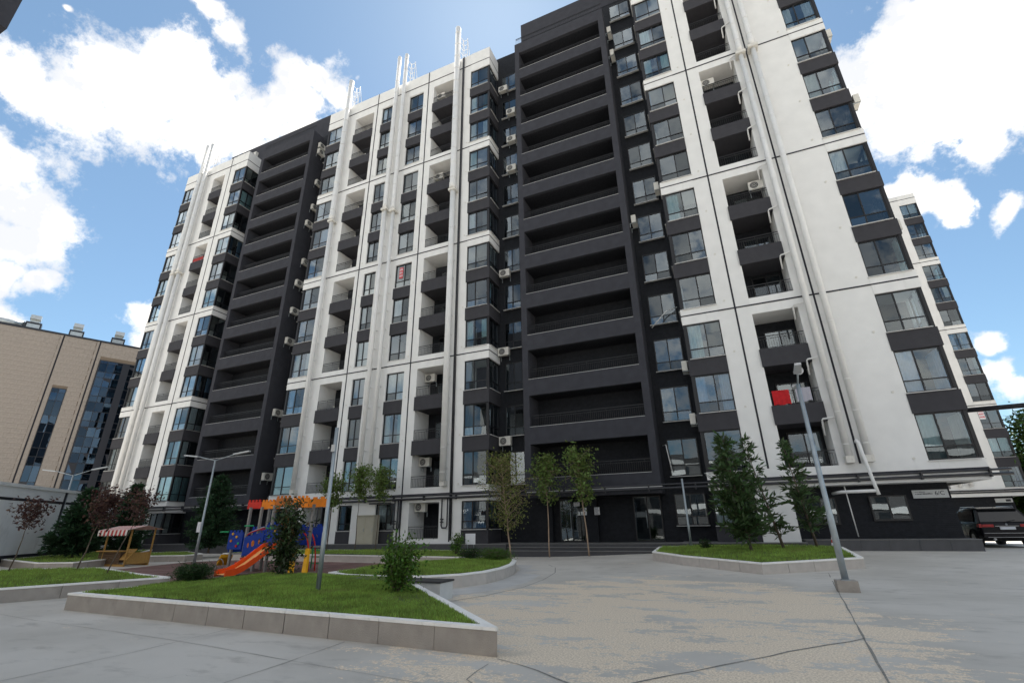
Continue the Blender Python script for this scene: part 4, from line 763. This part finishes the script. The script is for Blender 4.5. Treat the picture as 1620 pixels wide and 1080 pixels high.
# ------------------------------------------------------------------ lamp posts
def lamp(x, y, z, h, label, arms, az, arm_l=1.0, head=True, block=None, r=(.055, .035), tilt=.22):
    o = empty('street_lamp', (x, y, z)); tag(o, label, 'lamp post', 'galvanised courtyard lamp posts')
    MB().tube([(x, y, z), (x, y, z + h * .33), (x, y, z + h * .34), (x, y, z + h)], [r[0], r[0], r[0] * .85, r[1]], 12).build('pole', STEEL, o)
    if block: MB().box(x - block / 2, x + block / 2, y - block / 2, y + block / 2, z - .02, z + .24).build('concrete_base', STONE, o)
    MB().box(x - .09, x + .09, y - .09, y + .09, z + (.24 if block else 0), z + (.26 if block else .02)).build('base_plate', STEEL, o)
    for s in arms:
        d = Vector((math.cos(az), math.sin(az), 0)) * s; b = Vector((x, y, z + h - .03)); e = b + d * arm_l * .55 + Vector((0, 0, tilt * arm_l * .55)); e2 = b + d * arm_l + Vector((0, 0, tilt * arm_l * .8))
        MB().tube([b, e], .022, 8).build('arm', STEEL, o)
        u = (e2 - e).normalized(); sd = Vector((-d.y, d.x, 0)) * .09; n = u.cross(sd).normalized() * .03; c = [e - sd, e + sd, e2 + sd * .8, e2 - sd * .8]
        MB().hexa([tuple(p - n) for p in c], [tuple(p + n) for p in c]).build('lamp_head', LAMPH, o)
    return o
lamp(-8.15, 8.5, Z1(-8.15, 8.5) - .02, 3.42, 'grey lamp pole standing in the foreground lawn', (), 0, r=(.05, .04))
MB().box(-8.2, -8.1, 8.44, 8.47, 3.2, 3.36).build('bracket', LAMPH, bpy.data.objects['street_lamp'])
L2 = lamp(-23.2, 16.2, 0, 4.85, 'double-armed lamp post left of the playground', (1, -1), R(8), 2.0, r=(.06, .04)); MB().box(-23.32, -23.1, 16.06, 16.1, 1.5, 1.95).build('notice_box', PAPER, L2)
lamp(-38.6, 17.6, 0, 5.05, 'double-armed lamp post in front of the white boundary wall', (1, -1), R(12), 2.6, r=(.07, .045))
L4 = lamp(2.22, 14.42, zg(2.2, 14.4), 5.0, 'lamp post on a concrete block in the open plaza', (1, -1), R(86), 1.3, block=.42, r=(.075, .05)); MB().tube([(2.22, 13.95, 5.22), (2.22, 13.78, 5.2)], [.085, .11], 14).build('spotlight', LAMPH, L4)
lamp(-1.85, 24.3, Z7(-1.85, 24.3) - .02, 2.95, 'thin short pole beside the steps at the left end of the conifer planter', (), 0, r=(.05, .045))
# ------------------------------------------------------------------ bench, cabinet, sign, cone
bn = empty('stone_bench', (-7.6, 10.6, 0)); tag(bn, 'white block bench with a thin black top behind the bush', 'bench'); BNCH = mat('bench_panel', (.56, .555, .54), .6, .06, 4, dirt=((.4, .39, .37), 2, .6, (1, 1, 1)))
for i in range(3): MB().box(-9.0 + i * .907, -9.0 + (i + 1) * .907 - .008, 10.29, 10.86, 0, .36).build('side_panel', BNCH, bn)
MB().box(-9.03, -6.26, 10.26, 10.89, .36, .40).build('seat_top', mat('bench_top', (.03, .03, .032), .5, .2, 8), bn, bevel=.006)
CABM = mat('cabinet_beige', (.42, .39, .31), .55, .05, 3, dirt=((.3, .27, .2), 1.2, .62, (1, 1, .4)))
cb = empty('utility_cabinet', (-21.45, 25.35, .4)); tag(cb, 'tall beige utility cabinet against the ground-floor wall', 'cabinet')
MB().box(-22.1, -20.75, 25.75, 26.3, .62, 2.28).build('cabinet_body', CABM, cb, bevel=.01)
for a, b in ((-22.07, -21.44), (-21.41, -20.78)): d = MB().box(a, b, 25.73, 25.749, .7, 2.2).build('door', CABM, cb); MB().box(b - .08, b - .05, 25.71, 25.73, 1.35, 1.55).build('handle', STEEL, d)
MB().box(-22.14, -20.71, 25.7, 26.32, 2.28, 2.33).build('cabinet_roof', CABM, cb)
gs = empty('garden_sign', (-12.2, 22.6, .4)); tag(gs, 'small pale sign board on two stakes beside the light green shrub', 'sign'); MB().box(-12.4, -11.85, 22.55, 22.58, .72, 1.22).build('board', PAPER, gs)
for x in (-12.3, -11.95): MB().tube([(x, 22.6, .3), (x, 22.6, 1.1)], .015, 6).build('stake', STEEL, gs)
cn = empty('traffic_cone', (3.85, 25.6, zg(3.85, 25.6))); tag(cn, 'red and white traffic cone behind the right conifer', 'cone'); ORC = mat('cone_red', (.55, .04, .02), .5); zc = zg(3.85, 25.6); WH = mat('cone_white', (.7, .7, .7), .5)
MB().box(3.67, 4.03, 25.42, 25.78, zc, zc + .04).build('base', ORC, cn)
for z0, z1, m in ((.04, .22, ORC), (.22, .36, WH), (.36, .48, ORC), (.48, .58, WH), (.58, .72, ORC)): MB().tube([(3.85, 25.6, zc + z0), (3.85, 25.6, zc + z1)], [.15 - .16 * z0, .15 - .16 * z1], 16).build('cone_body' if m is ORC else 'white_band', m, cn)
# ------------------------------------------------------------------ striped market stall
st = empty('market_stall', (-28.2, 15.9, 0)); tag(st, 'wooden play stall with a scalloped red and white striped awning', 'stall')
WOOD = mat('yellow_wood', (.36, .20, .05), .6, .15, 4, .2, 30, stretch=(.4, 4, 4)); WOODD = mat('brown_wood', (.10, .055, .025), .7, .2, 5, .2, 30, stretch=(.4, 4, 4)); STR = mat('awning_red', (.42, .05, .045), .8, .1, 9); STW = mat('awning_white', (.66, .60, .54), .8, .08, 9)
sx0, sx1, sy0, sy1 = -29.3, -27.4, 15.6, 16.7
for x, y in ((sx0, sy0), (sx1, sy0), (sx0, sy1), (sx1, sy1)): MB().box(x - .028, x + .028, y - .028, y + .028, 0, 1.72).build('post', WOOD, st)
for i in range(6): zz = .06 + i * .1; MB().box(sx0 - .35, sx1 - .45, sy0 - .015, sy0 + .02, zz, zz + .09).build('front_board', WOODD, st)
MB().box(sx0 - .42, sx1 - .4, sy0 - .14, sy0 + .5, .66, .71).build('counter_top', WOOD, st)
for i in range(4): MB().hexa([(sx1 - .5 + i * .16, sy0 - .02, .3), (sx1 - .35 + i * .16, sy0 - .02, .3), (sx1 - .35 + i * .16, sy0 + .02, .3), (sx1 - .5 + i * .16, sy0 + .02, .3)], [(sx1 - .5 + i * .16, sy0 + .35, .78), (sx1 - .35 + i * .16, sy0 + .35, .78), (sx1 - .35 + i * .16, sy0 + .39, .78), (sx1 - .5 + i * .16, sy0 + .39, .78)]).build('sloped_board', WOOD, st)
for a, b, y in ((sx0, sx1, sy0), (sx0, sx1, sy1)): MB().box(a, b, y - .03, y + .03, .0, .1).build('base_beam', WOOD, st)
MB().box(sx1 - .04, sx1 + .04, sy0 + .05, sy1 - .05, .1, .62).build('side_board', WOOD, st); MB().box(sx0 - .04, sx0 + .04, sy0 + .05, sy1 - .05, .1, .62).build('side_board', WOODD, st)
ns = 15
for i in range(ns):
    a = sx0 - .25 + (sx1 - sx0 + .5) * i / ns; b = a + (sx1 - sx0 + .5) / ns; m = STR if i % 2 else STW
    mb = MB(); mb.quad((a, sy0 - .35, 1.66), (b, sy0 - .35, 1.66), (b, (sy0 + sy1) / 2, 1.86), (a, (sy0 + sy1) / 2, 1.86)); mb.quad((a, (sy0 + sy1) / 2, 1.86), (b, (sy0 + sy1) / 2, 1.86), (b, sy1 + .3, 1.66), (a, sy1 + .3, 1.66))
    v = [(a, sy0 - .352, 1.66), (a, sy0 - .36, 1.48)] + [(a + (b - a) * (.5 - .5 * math.cos(math.pi * q / 5)), sy0 - .36, 1.48 - .09 * math.sin(math.pi * q / 5)) for q in range(1, 5)] + [(b, sy0 - .36, 1.48), (b, sy0 - .352, 1.66)]; k = len(mb.v); mb.v += v; mb.f.append(tuple(range(k, k + len(v)))); mb.sm.append(False)
    mb.build('awning_stripe', m, st)
# ------------------------------------------------------------------ playground castle
pg = empty('playground_castle', (-17.3, 15.6, 0)); tag(pg, 'colourful castle climbing frame with blue walls and a red slide', 'playground')
PM = {k: mat('play_' + k, c, .55, .10, 5, spec=.25) for k, c in (('blue', (.004, .035, .27)), ('red', (.55, .022, .010)), ('orange', (.75, .21, .008)), ('dorange', (.46, .13, .015)), ('yellow', (.72, .36, .012)), ('green', (.02, .33, .12)), ('slide', (.85, .45, .15)), ('slred', (.80, .085, .010)))}; GREY = mat('play_post', (.21, .20, .19), .5, .1, 6)
def pp(name, m, *b, par=pg): return MB().box(*b).build(name, m, par)
posts = [(-19.35, 15.0, 1.45), (-18.6, 15.0, 2.45), (-18.0, 15.05, 2.45), (-18.6, 15.95, 2.45), (-17.45, 15.95, 2.45), (-17.35, 15.1, 2.5), (-16.45, 15.1, 2.5), (-17.35, 16.2, 2.5), (-15.6, 15.5, 2.5), (-16.1, 15.0, 1.5), (-19.35, 15.9, 1.45)]
for x, y, h in posts: pp('post', GREY, x - .045, x + .045, y - .045, y + .045, 0, h)
def crown(name, m, a, b, z0, z1):          # battlement panel from a to b
    a, b = Vector(a), Vector(b); d = (b - a); n = Vector((-d.y, d.x)).normalized() * .015; nb_ = 4; mb = MB()
    def bx(t0, t1, q0, q1): c = [a + d * t0 - n, a + d * t1 - n, a + d * t1 + n, a + d * t0 + n]; mb.hexa([(p.x, p.y, q0) for p in c], [(p.x, p.y, q1) for p in c])
    bx(0, 1, z0, z1 - .09)
    for i in range(nb_): bx((i + .12) / nb_, (i + .66) / nb_, z1 - .09, z1)
    return mb.build(name, m, pg)
crown('battlement', PM['red'], (-19.0, 15.15), (-18.2, 15.15), 2.4, 2.76); crown('battlement', PM['orange'], (-18.1, 15.1), (-17.35, 15.1), 2.38, 2.74); crown('battlement', PM['dorange'], (-19.0, 15.95), (-18.0, 15.95), 2.4, 2.78)
crown('battlement', PM['dorange'], (-17.25, 15.05), (-16.4, 15.05), 2.42, 2.86); crown('battlement', PM['orange'], (-16.3, 15.05), (-15.45, 15.05), 2.40, 2.82); crown('battlement', PM['orange'], (-17.3, 16.2), (-15.6, 16.2), 2.42, 2.84)
crown('blue_panel', PM['blue'], (-19.55, 14.95), (-18.72, 14.95), .82, 1.56); crown('blue_panel', PM['blue'], (-17.5, 14.98), (-16.55, 14.98), .95, 1.74); crown('blue_panel', PM['blue'], (-18.6, 15.98), (-17.5, 15.98), .9, 1.86); crown('blue_panel', PM['blue'], (-16.45, 15.02), (-15.6, 15.02), .95, 1.66); crown('blue_panel', PM['blue'], (-19.4, 15.9), (-18.6, 15.9), .8, 1.7); crown('blue_panel', PM['blue'], (-17.4, 16.22), (-15.6, 16.22), .9, 1.75); crown('blue_panel', PM['blue'], (-19.52, 15.0), (-19.5, 15.9), .7, 1.5)
br = MB().hexa([(-18.6, 14.93, .56), (-17.52, 14.93, .78), (-17.52, 14.97, .78), (-18.6, 14.97, .56)], [(-18.6, 14.93, 1.28), (-17.52, 14.93, 1.5), (-17.52, 14.97, 1.5), (-18.6, 14.97, 1.28)]).build('bridge_panel', PM['blue'], pg)
for x, z, w_, h_ in ((-18.32, .98, .1, .2), (-18.06, 1.05, .18, .24), (-17.72, 1.12, .1, .2)):
    mb = MB(); n = 12; mb.v = [(x + w_ / 2 * math.cos(6.283 * i / n), 14.925, z + h_ / 2 * math.sin(6.283 * i / n)) for i in range(n)]; mb.f = [tuple(range(n))[::-1]]; mb.sm = [False]; mb.build('cutout_ornament', PM['dorange'], br)
for x, z, m in ((-19.35, 1.15, 'orange'), (-19.05, 1.3, 'yellow'), (-18.9, 1.05, 'green'), (-19.3, 1.42, 'yellow'), (-19.0, .95, 'red'), (-17.2, 1.3, 'green'), (-16.9, 1.5, 'yellow')): MB().tube([(x, 14.935, z), (x, 14.90, z)], .05, 10).build('knob', PM[m], pg)
MB().tube([(-18.5, 14.95, 1.36), (-18.2, 14.9, 1.47), (-17.6, 14.9, 1.62), (-17.45, 15.2, 1.64), (-18.4, 15.5, 1.55)], .022, 8).build('hand_rail', PM['red'], pg); MB().tube([(-18.45, 14.92, 1.43), (-17.55, 14.88, 1.66), (-17.4, 15.1, 1.7), (-18.3, 15.4, 1.62)], .02, 8).build('hand_rail', STEEL, pg)
for x0, x1, z in ((-20.0, -19.5, 1.5), (-18.6, -18.1, 1.72), (-17.35, -16.9, 1.62)): MB().tube([(x0, 14.85, z), (x1, 14.85, z)], .028, 8).build('green_bar', PM['green'], pg)
for b in ((-19.4, -18.6, 15.0, 15.9, .62, .68), (-17.4, -16.4, 15.05, 16.2, .86, .92), (-16.4, -15.6, 15.05, 16.2, .86, .92), (-18.6, -17.45, 15.05, 15.95, .56, .61)): pp('deck', GREY, *b)
# slide: curved trough towards the viewer
prof = [(0, .92), (.18, .90), (.5, .70), (.9, .43), (1.3, .2), (1.6, .1), (1.95, .08)]; s0 = Vector((-16.95, 14.95)); sd = Vector((-.10, -.995)).normalized(); sn = Vector((-sd.y, sd.x))
def sl_pt(t, off, z): p = s0 + sd * t + sn * off; return (p.x, p.y, z)
bed = MB(); sdl = MB(); sdr = MB()
for (t0, z0), (t1, z1) in zip(prof[:-1], prof[1:]):
    bed.quad(sl_pt(t0, -.28, z0), sl_pt(t1, -.28, z1), sl_pt(t1, .28, z1), sl_pt(t0, .28, z0), True)
    for mb, o1, o2 in ((sdl, .28, .33), (sdr, -.33, -.28)):
        mb.hexa([sl_pt(t0, o1, z0 - .06), sl_pt(t1, o1, z1 - .06), sl_pt(t1, o2, z1 - .06), sl_pt(t0, o2, z0 - .06)], [sl_pt(t0, o1, z0 + .17), sl_pt(t1, o1, z1 + .15), sl_pt(t1, o2, z1 + .15), sl_pt(t0, o2, z0 + .17)])
sl = bed.build('slide', PM['slide'], pg); sdl.build('slide_side', PM['slred'], sl); sdr.build('slide_side', PM['slred'], sl)
for x in (-16.15, -15.45): MB().hexa([(x + .25, 14.9, 0), (x + .45, 14.9, 0), (x + .45, 15.0, 0), (x + .25, 15.0, 0)], [(x - .1, 15.3, .85), (x + .06, 15.3, .85), (x + .06, 15.4, .85), (x - .1, 15.4, .85)]).build('yellow_strut', PM['yellow'], pg)
sm = MB().hexa([(-20.3, 15.2, .18), (-19.9, 15.0, .5), (-19.7, 15.4, .5), (-20.1, 15.6, .18)], [(-20.35, 15.2, .3), (-19.9, 15.0, .62), (-19.7, 15.4, .62), (-20.15, 15.6, .3)]).build('small_slide', PM['yellow'], pg)
for x, y, rr_ in ((-15.55, 15.4, .55), (-15.75, 15.95, .55)): MB().tube([(x - .35 + rr_ * 1.1 * (1 - math.cos(q)), y, 1.5 * math.sin(q)) if False else (x - .4 + .55 * math.sin(q * 1.0), y, 1.45 * math.cos(q)) for q in [i * math.pi / 2 / 8 for i in range(9)]], .028, 8).build('red_arch', PM['red'], pg)
lg = MB()
for x in (-16.75, -16.3): lg.tube([(x, 16.9, 0), (x, 16.9, 1.3)], .025, 8)
for i in range(5): lg.tube([(-16.75, 16.9, .2 + i * .25), (-16.3, 16.9, .2 + i * .25)], .02, 8)
lg.tube([(-16.75, 16.9, 1.3), (-17.3, 16.4, 1.45)], .025, 8); lg.build('green_ladder', PM['green'], pg)
for i in range(3): pp('red_step', PM['red'], -18.9 + i * .14, -18.78 + i * .14, 14.7 + i * .1, 15.3, .14 + i * .16, .2 + i * .16)
MB().tube([(-19.75 + .22 * math.cos(q), 14.9, .24 + .22 * math.sin(q)) for q in [i * 6.283 / 14 for i in range(15)]], .018, 6).build('wheel_ring', GREY, pg)
# ------------------------------------------------------------------ parked car
CARP = mat('black_paint', (.006, .006, .009), .25, spec=.22); CARG = mat('car_glass', (.012, .013, .015), .06, spec=.5); TYRE = mat('tyre', (.014, .014, .014), .85); RIM = mat('rim', (.2, .2, .21), .35, metal=.8); TAIL = mat('tail_light', (.32, .01, .012), .25); PLT = mat('number_plate', (.55, .57, .62), .5); CHR = mat('car_trim', (.35, .36, .38), .3, metal=.8)
cz = zg(10.7, 30); car = empty('parked_car', (11.12, 29.3, cz)); tag(car, 'black estate SUV parked with its rear to the viewer at the right edge', 'car'); car.rotation_euler = (0, 0, R(-2))
def loft(name, secs, m, smooth=True, par=car):        # local: x across, y forward from the rear, z up
    me = bpy.data.meshes.new(name); bm = bmesh.new(); rings = [[bm.verts.new(v) for v in s] for s in secs]; k = len(secs[0])
    for a, b in zip(rings[:-1], rings[1:]):
        for j in range(k): f = bm.faces.new((a[j], a[(j + 1) % k], b[(j + 1) % k], b[j])); f.smooth = smooth
    bm.faces.new(rings[0][::-1]); bm.faces.new(rings[-1]); bmesh.ops.recalc_face_normals(bm, faces=bm.faces); bm.to_mesh(me); bm.free(); me.materials.append(m)
    o = local(name, me, par); md = o.modifiers.new('bevel', 'BEVEL'); md.width = .07; md.segments = 4; md.limit_method = 'ANGLE'; md.angle_limit = R(28); return o
def sec(y, hw, z0, z1, tuck=.06, sh=.05): return [(-hw + tuck, y, z0), (hw - tuck, y, z0), (hw, y, z0 + .18), (hw, y, (z0 + z1) / 2 + .1), (hw - sh, y, z1), (-hw + sh, y, z1), (-hw, y, (z0 + z1) / 2 + .1), (-hw, y, z0 + .18)]
body = loft('body', [sec(.0, .86, .42, .98), sec(.06, .93, .34, 1.02), sec(.5, .96, .26, 1.06), (sec(1.6, .965, .22, 1.06)), sec(3.4, .96, .22, 1.02), sec(4.3, .94, .26, .94), sec(4.75, .88, .30, .80), sec(4.9, .72, .36, .72)], CARP)
def cab(y, hw, z0, z1, hr): return [(-hw, y, z0), (hw, y, z0), (hr, y, z1), (-hr, y, z1)]
loft('cabin', [cab(.10, .88, 1.0, 1.04, .86), cab(.55, .90, 1.0, 1.58, .68), cab(1.0, .90, 1.0, 1.66, .70), cab(2.2, .90, 1.0, 1.68, .70), cab(3.0, .89, 1.0, 1.56, .68), cab(3.75, .86, .98, 1.03, .82)], CARP)
for s_ in (-1, 1): local('side_window', MB().quad(*[(s_ * x, y, z) for x, y, z in ((.885, .7, 1.1), (.885, 3.1, 1.1), (.715, 2.75, 1.56), (.715, .95, 1.6))]).mesh('side_window', CARG), car, (s_ * .012, 0, .006))
loft('roof', [[(-.70, .50, 1.57), (.70, .50, 1.57), (.68, .50, 1.62), (-.68, .50, 1.62)], [(-.73, .75, 1.61), (.73, .75, 1.61), (.70, .75, 1.68), (-.70, .75, 1.68)], [(-.74, 1.6, 1.65), (.74, 1.6, 1.65), (.70, 1.6, 1.72), (-.70, 1.6, 1.72)], [(-.73, 2.6, 1.62), (.73, 2.6, 1.62), (.69, 2.6, 1.67), (-.69, 2.6, 1.67)]], CARP)
for s in (-1, 1):
    local('pillar', MB().hexa([(s * .90 - .04, .12, 1.02), (s * .90 + .04, .12, 1.02), (s * .90 + .04, .30, 1.02), (s * .90 - .04, .30, 1.02)], [(s * .71 - .04, .50, 1.58), (s * .71 + .04, .50, 1.58), (s * .71 + .04, .72, 1.58), (s * .71 - .04, .72, 1.58)]).mesh('pillar', CARP), car)
    local('roof_rail', MB().tube([(s * .68, .7, 1.68), (s * .68, .8, 1.73), (s * .68, 2.4, 1.74), (s * .68, 2.5, 1.68)], .018, 6).mesh('roof_rail', CHR), car)
    tl_ = local('tail_light', MB().hexa([(s * .90 - .05 if s > 0 else -.95, -.002, .84), (.95 if s > 0 else -.90 + .05, -.002, .84), (.96 if s > 0 else -.85, .25, .84), (.85 if s > 0 else -.96, .25, .84)], [(s * .90 - .05 if s > 0 else -.95, .0, .99), (.95 if s > 0 else -.85, .0, .99), (.96 if s > 0 else -.85, .25, .99), (.85 if s > 0 else -.96, .25, .99)]).mesh('tail_light', TAIL), car)
    local('tail_light', MB().box(min(s * .45, s * .84), max(s * .45, s * .84), -.022, .03, .86, .97).mesh('tail_light', TAIL), car)
    local('wing_mirror', MB().box(s * 1.0 - .1, s * 1.0 + .1, 3.1, 3.22, 1.0, 1.14).mesh('wing_mirror', CARP), car)
    for y in (.95, 3.85):
        wm = local('wheel', MB().tube([(s * .98, y, .34), (s * .74, y, .34)], .345, 24).mesh('wheel', TYRE), car); local('rim', MB().tube([(s * .985, y, .34), (s * .9, y, .34)], .23, 20).mesh('rim', RIM), wm)
        local('wheel_arch', MB().tube([(s * .966 , y + .42 * math.cos(q), .34 + .42 * math.sin(q)) for q in [i * math.pi / 12 for i in range(13)]], .03, 6).mesh('wheel_arch', TYRE), car)
    local('exhaust', MB().tube([(s * .55, -.03, .36), (s * .55, .3, .36)], .05, 10).mesh('exhaust', CHR), car)
local('rear_window', MB().quad((-.84, .105, 1.055), (.84, .105, 1.055), (.665, .525, 1.56), (-.665, .525, 1.56)).mesh('rear_window', CARG), car, (0, -.016, .013))
local('rear_spoiler', MB().box(-.68, .68, .42, .56, 1.60, 1.64).mesh('rear_spoiler', CARP), car)
bp = local('rear_bumper', MB().box(-.90, .90, -.06, .12, .40, .62).mesh('rear_bumper', CARP), car); local('bumper_trim', MB().box(-.86, .86, -.066, -.06, .60, .615).mesh('bumper_trim', CHR), bp); local('bumper_trim', MB().box(-.78, .78, -.066, -.058, .43, .445).mesh('bumper_trim', CHR), bp)
local('number_plate', MB().box(-.26, .26, -.03, -.005, .75, .86).mesh('number_plate', PLT), car); local('plate_light_bar', MB().box(-.4, .4, -.028, .0, .885, .905).mesh('plate_light_bar', CHR), car)
local('emblem', MB().tube([(0, -.012, .955), (0, .03, .97)], .042, 16).mesh('emblem', CHR), car)
local('rear_wiper', MB().tube([(.0, .07, 1.06), (.38, .14, 1.14)], .012, 6).mesh('rear_wiper', TYRE), car); local('aerial', MB().tube([(0, .75, 1.68), (-.1, .95, 2.0)], .008, 5).mesh('aerial', TYRE), car)
for y in (1.75, 2.85): local('door_seam', MB().box(-.968, -.962, y, y + .012, .4, 1.04).mesh('door_seam', TYRE), car)
for y in (1.2, 2.3): local('door_handle', MB().box(-.985, -.96, y, y + .2, .90, .93).mesh('door_handle', CHR), car)
